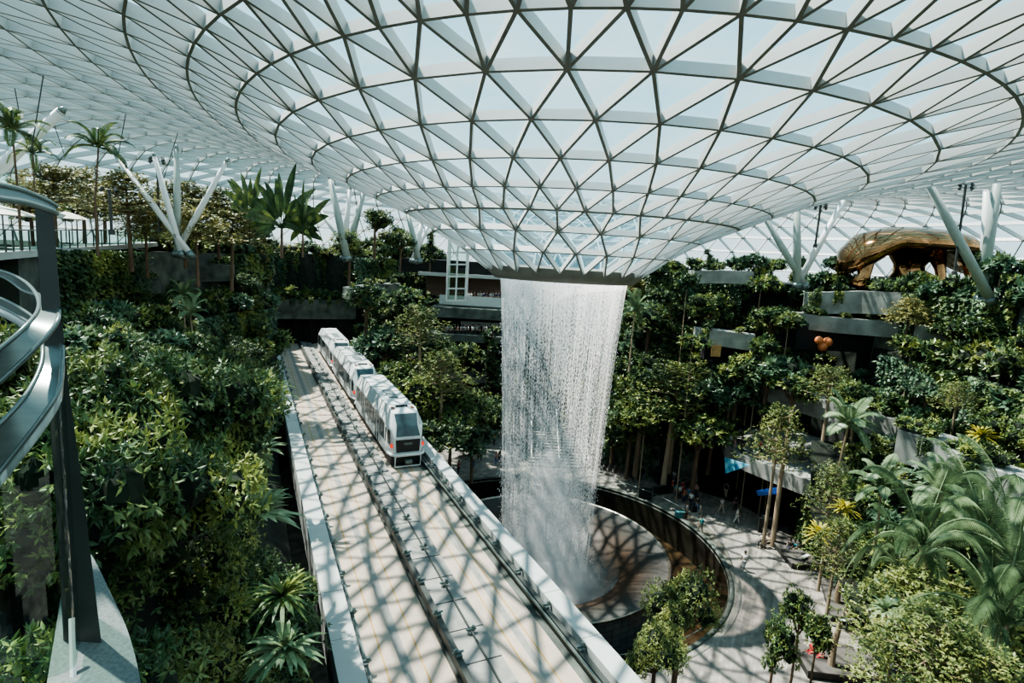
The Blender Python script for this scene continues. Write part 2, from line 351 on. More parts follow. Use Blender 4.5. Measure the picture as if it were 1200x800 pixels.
# node offset: at doubling rings 3 and 8 use fine count; offsets handled by explicit angle lists
def angs(i, n=None):
    n = n or nn(i)
    if i < 3: o = .5*((i+1) % 2)
    elif i < 8: o = .5*((i+1) % 2)     # ring 3: 0
    else: o = .5*(i % 2)               # ring 8: 0
    return [2*PI*(j+o)/n - PI/2 for j in range(n)]
for i in range(NR):
    A = angs(i); n = len(A); mb = MB(); wv, hv = bw(i)
    if i > 0:
        for j in range(n):
            p, q = rp(i, A[j]), rp(i, A[(j+1) % n]); u = nrm(i, p)
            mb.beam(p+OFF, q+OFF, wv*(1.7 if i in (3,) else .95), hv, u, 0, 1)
        mb.build('ring_beam', [M['beam'], M['beam_shade']], roof)
    if i == NR-1: break
    B = angs(i+1); nb = len(B); db = MB()
    def diag(a, b):
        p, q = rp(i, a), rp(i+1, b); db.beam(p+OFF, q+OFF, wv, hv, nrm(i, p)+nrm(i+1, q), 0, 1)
    def tri(p, q, r): 
        k = len(glass.v); 
        for t, ii in ((p[0], p[1]), (q[0], q[1]), (r[0], r[1])):
            P = rp(t, ii); glass.v.append(tuple(P+nrm(t, P)*.06+OFF))
        glass.f.append((k, k+1, k+2)); glass.mi.append(0)
    if nb == n:
        for j in range(n):
            a = A[j]; h = PI/n
            # neighbours on the next ring sit half a step either side
            b0, b1 = a-h, a+h
            diag(a, b0); diag(a, b1)
            tri((i, a), (i+1, b1), (i+1, b0)); tri((i, a), (i, a+2*h), (i+1, b1))
    else:
        h = PI/nb*2
        for j in range(n):
            a = A[j]
            for k in (-1, 0, 1): diag(a, a+k*h)
            tri((i, a), (i+1, a), (i+1, a-h)); tri((i, a), (i+1, a+h), (i+1, a)); tri((i, a), (i, a+2*h), (i+1, a+h))
    db.build('diagonal_lattice', [M['beam'], M['beam_shade']], roof)
glass.build('glass_skin', M['roof_glass'], roof)
oc = MB(); oc.lathe([(6.35, 24.45-24), (6.3, 24.0-24), (5.75, 23.45-24), (5.3, 23.45-24), (5.3, 23.8-24), (5.9, 24.5-24), (6.35, 24.45-24)], 96)
oc.build('oculus_ring', simple('oculus ring', (.20, .20, .17), .5, var=.2, scale=1), roof, True)
# ------------------------------------------------------------------ waterfall and pool
wf = empty('waterfall', (CX, CY, -3)); tag(wf, 'tall white curtain of water falling from the roof oculus into the round pool', 'waterfall')
def rw(z, k): t = (26.6-z)/26.6; return (5.25-1.5*t**.8)*k
for k, (sd, dens, dr) in enumerate(((0, .11, 1.2), (11, .05, 1.4), (23, .0, 1.6))):
    mb = MB(); mb.lathe([(rw(z, 1-.07*k), z) for z in [26.6-i*.9 for i in range(30)]], 72, uv=True)
    for fi, t in mb.uv.items(): pass
    mb.build('water_curtain', watermat('falling water %s' % 'abc'[k], sd, dens, dr), wf, True)
mb = MB(); mb.lathe([(.05, 7.5), (1.8, 7.0), (3.4, 5.4), (4.6, 3.4), (6.2, 2.0), (7.0, 1.2), (7.6, 1.0)], 48); mb.build('mist', M['mist'], wf, True)
mb = MB(); mb.lathe([(.05, 12), (1.8, 11), (3.2, 8), (4.2, 4.4), (4.9, 1.5), (5.2, .4)], 48); mb.build('mist', M['mist'], wf, True)
drops = MB(); R2 = random.Random(3)
for i in range(1600):
    z = R2.uniform(1.0, 24); a = R2.uniform(0, 2*PI); r = rw(z, 1)+abs(R2.gauss(0, .22))*(1.3-z/26); s_ = R2.uniform(.018, .04)
    x, y = r*math.cos(a), r*math.sin(a)
    drops.add([(x, y, z+s_*2.5), (x+s_, y, z), (x, y+s_, z), (x-s_, y-s_, z), (x, y, z-s_*2)], [(0, 1, 2), (0, 2, 3), (0, 3, 1), (4, 2, 1), (4, 3, 2), (4, 1, 3)])
tag(drops.build('droplet_spray', simple('water drops', (.9, .9, .9), .3, var=0), wf), kind='stuff')
pl = empty('fountain_pool', (CX, CY, 0)); tag(pl, 'large round stepped pool with an inner bowl under the waterfall', 'pool')
mb = MB(); mb.lathe([(15.75, -.05), (15.75, .12), (15.45, .12), (15.35, -.3)], 128); mb.build('rim', M['conc_dark'], pl, True)
mb = MB(); mb.lathe([(15.4, .05), (15.1, -3.6)], 128); mb.build('pool_wall', M['poolwall'], pl, True)
mb = MB(); mb.lathe([(15.2, -3.0), (10.5, -3.3)], 128); mb.build('water_surface', M['poolwater'], pl, True)
mb = MB(); mb.lathe([(10.75, -3.6), (10.8, -.15)], 128, uv=True); mb.build('drum_wall', M['pooltile'], pl, True)
mb = MB(); mb.lathe([(10.75, -.2), (10.9, -.2), (10.95, -.05), (10.75, .0), (10.65, -.12)], 128); mb.build('steel_rim', simple('pool steel rim', (.30, .27, .22), .25, metal=.8), pl, True)
mb = MB(); mb.lathe([(10.7, -.12), (10.2, -.16), (9.2, -.30), (8.2, -.65), (7.2, -1.15), (6.2, -1.75), (5, -2.3), (3.5, -2.65), (1.5, -2.8), (.02, -2.85)], 96); mb.build('bowl', M['bowl'], pl, True)
gr = MB(); gr.lathe([(15.62, .1), (15.66, 1.15)], 128, a0=math.radians(-150), a1=math.radians(60)); 
o_ = gr.build('glass_balustrade', glassy('clear pool balustrade glass', (.90, .95, .93), .04, .02), pl, True)
mb = MB()
for k in range(-150, 61, 3): 
    a0, a1 = math.radians(k), math.radians(k+3)
    mb.tube([(15.66*math.cos(a0), 15.66*math.sin(a0), 1.17), (15.66*math.cos(a1), 15.66*math.sin(a1), 1.17)], .028, 6, cap=False)
mb.build('handrail', M['steel'], pl, True)
# ------------------------------------------------------------------ terraces
MT = [(-180, 1.0), (-150, 1.0), (-125, 1.3), (-105, 1.8), (-75, 1.7), (-60, 1.3), (-42, 1.1), (-20, 1.0), (25, 1.0), (45, .92), (60, .90), (75, 1.0), (90, 1.2), (100, 1.35),
      (110, 1.42), (125, 1.38), (140, 1.2), (160, 1.05), (180, 1.0)]
def mth(deg):
    deg = (deg+180) % 360-180
    for (a, b), (c, d) in zip(MT, MT[1:]):
        if a <= deg <= c:
            t = (deg-a)/(c-a); t = t*t*(3-2*t); return b+(d-b)*t
    return 1.0
LV = [(24.5, 0, 4.0), (27.0, 4.0, 8.5), (29.5, 8.5, 13.0), (32.5, 13.0, 18.0), (36.0, 18.0, 23.8)]
TD = Vector((-.4265, .9045, 0)); TN = Vector((.9045, .4265, 0))
def so_of(x, y): return (x*TD.x+y*TD.y, x*TN.x+y*TN.y)
def cave(x, y): return 22 < x < 38 and (x-30)**2/64+(y-60)**2/110 < 1
def hill(o_, y=0):
    T = [(2.6, 3.0), (2.0, 7.5), (-1, 11), (-3.5, 15.2), (-6, 18.5), (-9, 20.4), (-14, 21.6)]
    if o_ >= T[0][0]: return 0
    h = 21.6
    for (a, b), (c, d) in zip(T, T[1:]):
        if o_ >= c: h = d+(b-d)*(o_-c)/(a-c); break
    return min(h, 22.2-.165*max(0, y))
def clampz(x, y, z):
    s_, o_ = so_of(x, y)
    if 2.2 < o_ < 15 and s_ < 98: z = min(z, 5.5)
    if o_ >= 15 and o_ < 19 and s_ < 98: z = min(z, 5.5+(o_-15)*2.2)
    if cave(x, y): z = 0
    return z
def ground(x, y):
    dx, dy = x-CX, y-CY; r = math.hypot(dx, dy)/mth(math.degrees(math.atan2(dy, dx))); z = 0
    for (rk, z0, z1) in LV:
        if r >= rk: z = z1
    s_, o_ = so_of(x, y)
    if o_ < 2.6 and s_ < 72: z = max(z, hill(o_, y)) if s_ > 60 else (hill(o_, y) if s_ < 42 else max(hill(o_, y), z if o_ < -6 else 0))
    return clampz(x, y, z)
tr = MB(); TH = 360
prof = []
for k, (rk, z0, z1) in enumerate(LV):
    prof += [(rk-.02, z0, 1), (rk, z1, 1)]
    nxt = LV[k+1][0] if k < 4 else 62
    st = 2 if k < 4 else 12
    for q in range(1, st): prof.append((rk+(nxt-rk)*q/st, z1, 0))
prof.append((64, 23.8, 0))
for (r, z, wl) in prof:
    for t in range(TH+1):
        a = math.radians(-180+t); rr = min(r*mth(-180+t), 72 if r < 60 else 75)
        x, y = CX+rr*math.cos(a), CY+rr*math.sin(a)
        zz = z
        s_, o_ = so_of(x, y)
        if math.sin(a) < -.3 and -6.5 < o_ < 40 and y < 30 and x < 14: zz = min(zz, 0)
        if o_ < 3 and s_ < 42: zz = min(zz, hill(o_, y)-.3)
        tr.v.append((x, y, clampz(x, y, zz)))
for i in range(len(prof)-1):
    wall = prof[i][2] and prof[i+1][2]
    for t in range(TH):
        a = i*(TH+1)+t; tr.f.append((a, a+1, a+TH+2, a+TH+1)); tr.mi.append(1 if wall else 0)
struct(tr, 'terraced_garden_ground', [M['soil'], M['conc_dark']], 'dark planted concrete terraces stepping up around the plaza', 'terrace')
hb = MB(); S0, S1, O0, O1 = 3, 70, -16, 2.6; NS, NO = 45, 26
for i in range(NS+1):
    for j in range(NO+1):
        s_ = S0+(S1-S0)*i/NS; o_ = O0+(O1-O0)*j/NO
        p = TD*s_+TN*o_; hb.v.append((p.x, p.y, max(hill(o_, p.y), 0)+rnd.uniform(-.2, .2)))
for i in range(NS):
    for j in range(NO): a = i*(NO+1)+j; hb.f.append((a, a+1, a+NO+2, a+NO+1)); hb.mi.append(0)
struct(hb, 'planted_hillside', M['soil'], 'steep dark planted bank on the left of the train track', 'hillside', True)
fl = MB(); fl.lathe([(15.7, 0), (45, -.01)], 128, c=(CX, CY, 0)); struct(fl, 'floor', M['paving'], 'grey beige plank patterned paving around the round pool', 'floor')
gd = MB(); gd.lathe([(44, -.05), (260, -1)], 64, c=(CX, CY, 0)); struct(gd, 'outer_ground', M['conc_dark'], 'dark ground outside the dome', 'ground')
og = MB(); og.lathe([(60, 23.75), (66, 23.7), (73, 23.6), (78, 12)], 96, c=(CX, CY+2, 0)); struct(og, 'top_garden_floor', M['soil'], 'top garden floor running round under the edge of the canopy', 'floor')
# visible concrete planter walls
BANDS = []
def band(pts, zt, h, th, name='planter_wall', label='', mat='concrete', cat='planter wall', kind=None):
    mb = MB(); P = [Vector((p[0], p[1], 0)) for p in pts]; V = []
    Z = zt if hasattr(zt, '__len__') else [zt]*len(P)
    for i, p in enumerate(P):
        d = (P[min(i+1, len(P)-1)]-P[max(i-1, 0)]).normalized(); n_ = Vector((-d.y, d.x, 0))
        if n_.dot(p) < 0: n_ = -n_
        V += [p+Vector((0, 0, Z[i])), p+Vector((0, 0, Z[i]-h)), p+n_*th+Vector((0, 0, Z[i]-h)), p+n_*th+Vector((0, 0, Z[i]))]
    fs = []
    for i in range(len(P)-1):
        for k in range(4): a = i*4+k; b = i*4+(k+1) % 4; fs.append((a, b, b+4, a+4))
    fs += [(0, 1, 2, 3), tuple(len(V)-4+k for k in (3, 2, 1, 0))]
    mb.add(V, fs); o = mb.build(name, M[mat]); tag(o, label, cat, kind=kind or 'structure'); BANDS.append((P, Z, th, label)); return o
def bandpx(pl_, h, th, **kw):
    P = [at(*p) for p in pl_]; return band([(p.x, p.y) for p in P], [p.z for p in P], h, th, **kw)
bandpx([(893, 452, 58), (940, 462, 55), (1000, 478, 50), (1050, 492, 47), (1100, 512, 44)], 1.9, 3, label='long sloping concrete planter wall above the curved balcony')
bandpx([(1052, 503, 38), (1078, 511, 37), (1100, 520, 36), (1130, 536, 34)], 2.2, 3, label='short pale concrete wall among shrubs right of the balcony palms')
bandpx([(1110, 535, 31), (1150, 545, 30), (1200, 562, 28)], 2.0, 2, label='concrete wall half hidden behind the big right palms')
bandpx([(820, 385, 60), (850, 388, 60), (885, 393, 59)], 1.7, 2, label='concrete ledge over the dark opening with hanging sign, right of waterfall')
bandpx([(814, 317, 66), (850, 317, 66), (884, 318, 66)], 1.5, 2.5, label='upper concrete ledge with striped shadows, right of waterfall')
bandpx([(945, 343, 60), (1010, 341, 58), (1075, 343, 55), (1140, 350, 51), (1200, 360, 48)], 2.3, 3, label='upper planter wall under the bronze pavilion', cat='planter wall')
bandpx([(930, 366, 59), (980, 372, 58), (1060, 378, 56)], 1.6, 2.5, label='grey concrete lintel above the dark opening, upper right')
bandpx([(755, 432, 62), (775, 434, 61)], 2.2, .5, label='small concrete wall fragment among trees right of the waterfall')
bandpx([(1078, 380, 51), (1105, 384, 50.5), (1135, 390, 50)], 2.4, 1, label='ivy streaked concrete wall beneath the upper planter, far right')
# left planter walls under the deck
bandpx([(60, 322, 46), (110, 322, 47), (165, 320, 48)], 3.0, 4, mat='conc_dark', label='long mossy concrete wall below the left walkway')
bandpx([(170, 318, 55), (230, 312, 57), (270, 311, 58)], 1.6, 3, mat='conc_dark', label='mossy concrete planter right of the left walkway wall')
bandpx([(250, 368, 64), (290, 366, 66), (325, 364, 70)], 1.4, 4, mat='conc_dark', label='dark concrete planter left of the tunnel portal')
bandpx([(70, 360, 40), (125, 362, 43), (180, 357, 47)], .5, 4, mat='conc_dark', label='dark concrete ledge low on the left terrace')
bandpx([(410, 338, 74), (440, 334, 76), (470, 332, 78)], 1.5, 3, mat='conc_dark', label='dark planter wall right of the tunnel')
# dark openings
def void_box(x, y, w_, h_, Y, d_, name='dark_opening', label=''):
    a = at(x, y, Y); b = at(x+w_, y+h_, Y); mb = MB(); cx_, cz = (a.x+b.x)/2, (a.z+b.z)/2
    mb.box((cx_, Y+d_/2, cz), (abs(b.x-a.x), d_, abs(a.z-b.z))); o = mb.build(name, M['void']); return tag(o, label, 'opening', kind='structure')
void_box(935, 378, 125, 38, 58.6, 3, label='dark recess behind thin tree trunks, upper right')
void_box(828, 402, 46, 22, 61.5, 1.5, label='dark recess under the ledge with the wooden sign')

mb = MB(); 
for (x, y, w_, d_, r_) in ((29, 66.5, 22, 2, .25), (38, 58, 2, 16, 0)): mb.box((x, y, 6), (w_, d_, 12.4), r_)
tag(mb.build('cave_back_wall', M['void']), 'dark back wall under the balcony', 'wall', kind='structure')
# ------------------------------------------------------------------ balcony
bal = empty('curved_balcony', (27, 54, 6)); tag(bal, 'curved concrete viewing balcony with people above the plaza', 'balcony')
BP = [onz(848, 517, 6.4), onz(852, 527, 6.4), onz(866, 537, 6.4), onz(890, 547, 6.4), onz(920, 559, 6.4), onz(960, 574, 6.4), onz(1000, 588, 6.4), onz(1060, 606, 6.4)]
back = [onz(1070, 560, 6.4), onz(960, 512, 6.4), onz(900, 495, 6.4), onz(860, 500, 6.4)]
BO = Vector((27, 54, 6)); mb = MB(); L_ = BP+back; n = len(L_)
mb.add([p-BO for p in L_]+[p-BO-Vector((0, 0, .9)) for p in L_], [tuple(range(n)), tuple(range(2*n-1, n-1, -1))]+[(i, (i+1) % n, (i+1) % n+n, i+n) for i in range(n)])
mb.build('floor_slab', M['concrete'], bal)
E_ = [back[-1]]+BP
mb = MB()
for p, q in zip(E_, E_[1:]):
    mb.beam(p-BO+Vector((0, 0, .55)), q-BO+Vector((0, 0, .55)), .25, 1.5)
mb.build('parapet', M['concrete'], bal)
mb = MB()
for p, q in zip(E_, E_[1:]):
    mb.tube([p-BO+Vector((0, 0, 1.15)), q-BO+Vector((0, 0, 1.15))], .035, 6); mb.tube([p-BO+Vector((0, 0, .5)), p-BO+Vector((0, 0, 1.15))], .03, 6)
mb.build('handrail', M['steel'], bal)
mb = MB(); q = [at(848, 537, 54), at(876, 541, 54), at(848, 552, 54)]
q = [at(849, 536, 54.5), at(878, 545, 52), at(850, 555, 54)]
mb.add(q+[p+Vector((.1, .15, 0)) for p in q], [(0, 2, 1), (3, 4, 5), (0, 1, 4, 3), (1, 2, 5, 4), (2, 0, 3, 5)]); tag(mb.build('hanging_banner', M['bluesign']), 'blue and aqua printed triangular banner hanging under the balcony', 'banner')
mb = MB(); q = [at(886, 575, 52), at(912, 571, 50), at(912, 579, 50), at(888, 581, 52)]; mb.add(q+[p+Vector((.1, .1, 0)) for p in q], [(0, 1, 2, 3), (7, 6, 5, 4), (0, 4, 5, 1), (2, 6, 7, 3), (1, 5, 6, 2), (3, 7, 4, 0)])
tag(mb.build('awning', M['bluetarp']), 'bright blue tarp under the balcony behind the trunk', 'awning')
# ------------------------------------------------------------------ train viaduct
ZD = 9.2
def T(s_, o_, z=0): return TD*s_+TN*o_+Vector((0, 0, z))
vd = empty('train_viaduct', T(40, 8, 0)); tag(vd, 'elevated concrete train guideway with two tracks crossing the hall', 'viaduct', kind='structure')
VO = -T(40, 8, 0); SA, SB = 4, 112
def strip(mb, o0, o1, z0, z1, s0=SA, s1=SB, mi=0):
    P = [T(s0, o0, z0), T(s0, o1, z0), T(s0, o1, z1), T(s0, o0, z1), T(s1, o0, z0), T(s1, o1, z0), T(s1, o1, z1), T(s1, o0, z1)]
    mb.add([p+VO for p in P], [(0, 1, 2, 3), (7, 6, 5, 4), (0, 4, 5, 1), (1, 5, 6, 2), (2, 6, 7, 3), (3, 7, 4, 0)], mi)
def vpart(name, strips, mat, **kw):
    mb = MB()
    for s_ in strips: strip(mb, *s_)
    return mb.build(name, M[mat], vd)
vpart('deck', [(2.7, 12.8, 7.9, ZD)], 'deck_grey')
vpart('running_surface', [(3.75, 6.85, ZD, ZD+.06)], 'deck_beige'); vpart('running_surface', [(8.95, 11.6, ZD, ZD+.06)], 'deck_beige')
vpart('walkway', [(7.35, 8.85, ZD, ZD+.3)], 'deck_grey')
for k in range(46):                                          # walkway joints
    s_ = 8+k*2.0; mb = MB(); strip(mb, 7.36, 8.84, ZD+.3, ZD+.315, s_, s_+.05); mb.build('joint', M['black'], vd)
vpart('track_edge_strip', [(3.6, 3.9, ZD, ZD+.09)], 'black'); vpart('track_edge_strip', [(11.3, 12.0, ZD, ZD+.08)], 'conc_dark')
vpart('guide_beam', [(6.95, 7.2, ZD, ZD+.62), (6.85, 7.3, ZD+.05, ZD+.2)], 'darksteel')
vpart('power_rail', [(3.68, 3.74, ZD+.35, ZD+.5)], 'darksteel'); vpart('power_rail', [(3.82, 3.9, ZD+.1, ZD+.2)], 'steel')
vpart('guide_beam', [(11.62, 11.86, ZD+.12, ZD+.58)], 'darksteel'); vpart('power_rail', [(11.5, 11.57, ZD+.45, ZD+.55)], 'steel')
vpart('centre_cable', [(8.12, 8.18, ZD+.42, ZD+.48)], 'darksteel')
for o0, o1 in ((4.5, 4.56), (5.9, 5.96), (9.55, 9.61), (10.5, 10.56)): vpart('painted_line', [(o0, o1, ZD+.06, ZD+.068)], 'yellow')
vpart('pale_track_strip', [(5.1, 5.45, ZD+.06, ZD+.066)], 'deck_grey'); vpart('pale_track_strip', [(10.0, 10.3, ZD+.06, ZD+.066)], 'deck_grey')
for (o0, o1, sm) in ((2.65, 3.6, 88), (11.98, 12.85, 98)):
    s_ = SA
    while s_ < sm:
        mb = MB(); strip(mb, o0, o1, ZD-.1, 10.0, s_, min(s_+3.3, sm)-.03); strip(mb, (2.72 if o0 < 5 else 12.0), (3.5 if o0 < 5 else 12.75), 7.6, ZD, s_, min(s_+3.3, sm)); mb.build('parapet_panel', M['conc_light'], vd); s_ += 3.3
def bracket(s_, o_, z, side):
    mb = MB(); p = T(s_, o_, z)+VO; a = math.atan2(TD.y, TD.x)
    mb.box(p, (.32, .22, .14), a); mb.box(p+TN*side*.12+Vector((0, 0, .14)), (.12, .12, .22), a); mb.tube([p+TN*side*.25+Vector((0, 0, .1)), p-TN*side*.2+Vector((0, 0, .12))], .05, 6)
    mb.build('rail_bracket', M['steel'], vd)
for k in range(24): bracket(14+k*2.9, 11.75, ZD+.62, 1)
for k in range(24): bracket(13+k*2.6, 7.08, ZD+.68, -1)
for k in range(24): bracket(13+k*3.1, 3.72, ZD+.5, 1)
for k in range(22): bracket(12.5+k*3.6, 8.15, ZD+.36, 1)
for k in range(9):
    mb = MB(); p = T(10+k*11, 7.7, 0)+VO; mb.lathe([(1.1, 0), (.95, 6.6), (2.4, 7.9)], 16, c=p); mb.build('pier', M['concrete'], vd, True)
# tunnel portal
tp = empty('tunnel_portal', T(97, 8, 9)); tag(tp, 'dark train tunnel mouth under a mossy concrete lintel', 'tunnel', kind='structure'); TO = -T(97, 8, 9)
def tbox(name, s0, s1, o0, o1, z0, z1, mat):
    mb = MB(); P = [T(s0, o0, z0), T(s0, o1, z0), T(s0, o1, z1), T(s0, o0, z1), T(s1, o0, z0), T(s1, o1, z0), T(s1, o1, z1), T(s1, o0, z1)]
    mb.add([p+TO for p in P], [(0, 1, 2, 3), (7, 6, 5, 4), (0, 4, 5, 1), (1, 5, 6, 2), (2, 6, 7, 3), (3, 7, 4, 0)]); mb.build(name, M[mat], tp)
tbox('lintel', 96, 100, .5, 16, 13.4, 16.6, 'conc_dark'); tbox('soffit', 100, 114, .5, 16, 13.6, 14.2, 'void'); tbox('back_wall', 113, 114, .5, 16, 7, 14, 'void')
tbox('side_wall', 97, 114, .6, 2.2, 5, 13.6, 'conc_dark'); tbox('side_wall', 97, 114, 13.2, 15.5, 5, 13.6, 'conc_dark'); tbox('centre_column', 99, 101, 7.0, 7.6, 9, 13.5, 'conc_dark')
PORTAL = 1
# ------------------------------------------------------------------ train cars
def make_car(label):
    root = empty('train_car'); LC = 15.6
    # local frame: x across, y backwards (away from the viewer), z up, nose at y=0
    def sec(y, wb, wm, zb, zm, wt, zt, wr, zr): return [(-wb, y, zb), (-wm, y, zm), (-wt, y, zt), (-wr, y, zr), (wr, y, zr), (wt, y, zt), (wm, y, zm), (wb, y, zb)]
    secs = [sec(0.0, .95, 1.05, .55, .9, 1.0, 1.75, .98, 1.80), sec(.45, 1.15, 1.22, .45, .9, 1.17, 2.4, .85, 2.62), sec(1.05, 1.36, 1.40, .40, .9, 1.36, 2.55, .95, 3.42), sec(2.0, 1.38, 1.42, .38, .9, 1.40, 2.7, 1.02, 3.55),
            sec(LC-2, 1.38, 1.42, .38, .9, 1.40, 2.7, 1.02, 3.55), sec(LC-1.05, 1.36, 1.40, .40, .9, 1.36, 2.55, .95, 3.42), sec(LC-.45, 1.15, 1.22, .45, .9, 1.17, 2.4, .85, 2.62), sec(LC, .95, 1.05, .55, .9, 1.0, 1.75, .98, 1.80)]
    mb = MB(); V = [p for s_ in secs for p in s_]; fs = []
    for i in range(len(secs)-1):
        for k in range(8): a = i*8+k; b = i*8+(k+1) % 8; fs.append((a, b, b+8, a+8))
    fs += [tuple(range(7, -1, -1)), tuple(range(56, 64))]
    mb.add(V, fs); mb.build('body', M['train_body'], root)
    for sg in (-1, 1):                       # side glazing band, individual windows and doors
        y = 1.7
        k = 0
        while y < LC-2.4:
            wid = 1.25
            mb = MB(); x0, x1 = sg*1.425, sg*1.42
            mb.add([(x0+sg*.01, y, 1.25), (x0+sg*.01, y+wid, 1.25), (x0, y+wid, 2.6), (x0, y, 2.6)], [(0, 1, 2, 3)])
            mb.build('side_window', M['train_glass'], root)
            y += wid+.12; k += 1
        for dy in (4.2, 10.2):
            mb = MB(); x0 = sg*1.435; mb.box((x0, dy, 1.62), (.03, 1.6, 2.15)); d = mb.build('door', M['train_glass'], root)
            mb = MB(); mb.box((x0+sg*.01, dy, 1.62), (.03, .05, 2.15)); mb.box((x0+sg*.01, dy-.8, 1.62), (.03, .06, 2.2)); mb.box((x0+sg*.01, dy+.8, 1.62), (.03, .06, 2.2)); mb.build('door_frame', M['white'], d)
        mb = MB(); mb.add([(sg*1.25, .42, 1.25), (sg*1.43, 1.35, 1.25), (sg*1.42, 1.35, 2.35), (sg*1.24, .5, 2.25)], [(0, 1, 2, 3)]); mb.build('corner_window', M['train_glass'], root)
        for yy in (0, LC):
            e = 1 if yy == 0 else -1
            mb = MB(); mb.box((sg*1.17, yy+e*.22, 1.18), (.16, .2, .24), 0); mb.build('tail_light', M['tail'] if yy == 0 else M['black'], root)
    for yy, e in ((0, 1), (LC, -1)):
        mb = MB(); g = [(-.9, 1.86), (.9, 1.86), (.78, 2.58), (-.78, 2.58), (-.84, 3.36), (.84, 3.36)]
        ys = [.0, .0, .42, .42, 1.0, 1.0]
        P = [(x, yy+e*(yq-.03), z+.0) for (x, z), yq in zip(g, ys)]
        P[0] = (-.9, yy+e*(.02), 1.88); P[1] = (.9, yy+e*(.02), 1.88)
        mb.add(P, [(0, 1, 2, 3), (3, 2, 5, 4)]); mb.build('windscreen', M['windscreen'], root)
        mb = MB(); P = [(-.86, yy-e*.03, .72), (.86, yy-e*.03, .72), (.92, yy-e*.03, 1.66), (-.92, yy-e*.03, 1.66)]; mb.add(P, [(0, 1, 2, 3)]); f_ = mb.build('front_panel', M['black'], root)
        mb = MB(); mb.box((0, yy-e*.05, 1.35), (.62, .03, .16)); mb.build('destination_plate', M['steel'], f_)
        mb = MB(); mb.tube([(-1.35, yy+e*.75, .55), (-1.18, yy+e*.05, .55), (-.9, yy-e*.22, .55), (.9, yy-e*.22, .55), (1.18, yy+e*.05, .55), (1.35, yy+e*.75, .55)], .11, 8); mb.build('bumper', M['white'], root, True)
        mb = MB(); mb.tube([(-.95, yy-e*.15, .5), (-.95, yy-e*.1, -.35), (.95, yy-e*.1, -.35), (.95, yy-e*.15, .5)], .06, 6); mb.build('bumper_frame', M['white'], root)
        mb = MB(); mb.box((0, yy-e*.25, .08), (.5, .4, .25)); mb.tube([(0, yy, .1), (0, yy-e*.6, .1)], .1, 8); mb.tube([(-.18, yy-e*.4, .1), (.18, yy-e*.4, .1)], .12, 8); mb.build('coupler', M['steel'], root)
    mb = MB(); mb.box((0, LC/2, .05), (2.3, LC-.6, .75)); mb.build('undercarriage', M['black'], root)
    for yy in (2.3, LC-2.3):
        for sg in (-1, 1):
            mb = MB(); mb.tube([(sg*.75, yy, -.1), (sg*1.12, yy, -.1)], .42, 16); mb.build('wheel', M['black'], root)
    mb = MB(); mb.box((0, 6.2, 3.6), (.75, 2.6, .12)); mb.build('air_conditioner', M['train_ac'], root)
    mb = MB(); mb.box((0, 2.3, 3.58), (.9, .35, .12)); mb.build('roof_vent', M['black'], root)
    for sg in (-1, 1):
        mb = MB(); mb.box((sg*.75, 2.0, 3.56), (.22, .55, .06)); mb.build('roof_marking', M['brown'], root)
        mb = MB(); mb.box((sg*1.0, LC/2, 3.56), (.04, LC-4.2, .04)); mb.build('roof_edge', M['steel'], root)
    mb = MB(); mb.box((0, LC-3.4, 3.6), (.8, 1.5, .1)); mb.build('roof_hatch', M['white'], root)
    return root
mt, nt, out = newmat('glowing red tail lamp'); e_ = N(nt, 'ShaderNodeEmission', Strength=.9); e_.inputs[0].default_value = (1, .05, .02, 1); nt.links.new(e_.outputs[0], out.inputs[0]); M['tail'] = mt
M['train_ac'] = simple('grey roof unit', (.20, .24, .25), .4, var=.3); M['brown'] = simple('brown red panel', (.22, .09, .06), .6)
rz = math.atan2(TD.y, TD.x)-PI/2
car = make_car('')
for k, (s_, lab) in enumerate(((39.0, 'white front train car with red lights nearest the viewer'), (55.6, 'white middle train car between the other two cars'), (72.2, 'white rear train car nearest the tunnel'))):
    o = car if k == 0 else copy_tree(car); o.location = T(s_, 10.4, ZD+.55); o.rotation_euler = (0, 0, rz)
    tag(o, lab, 'train car', 'coupled white train cars')
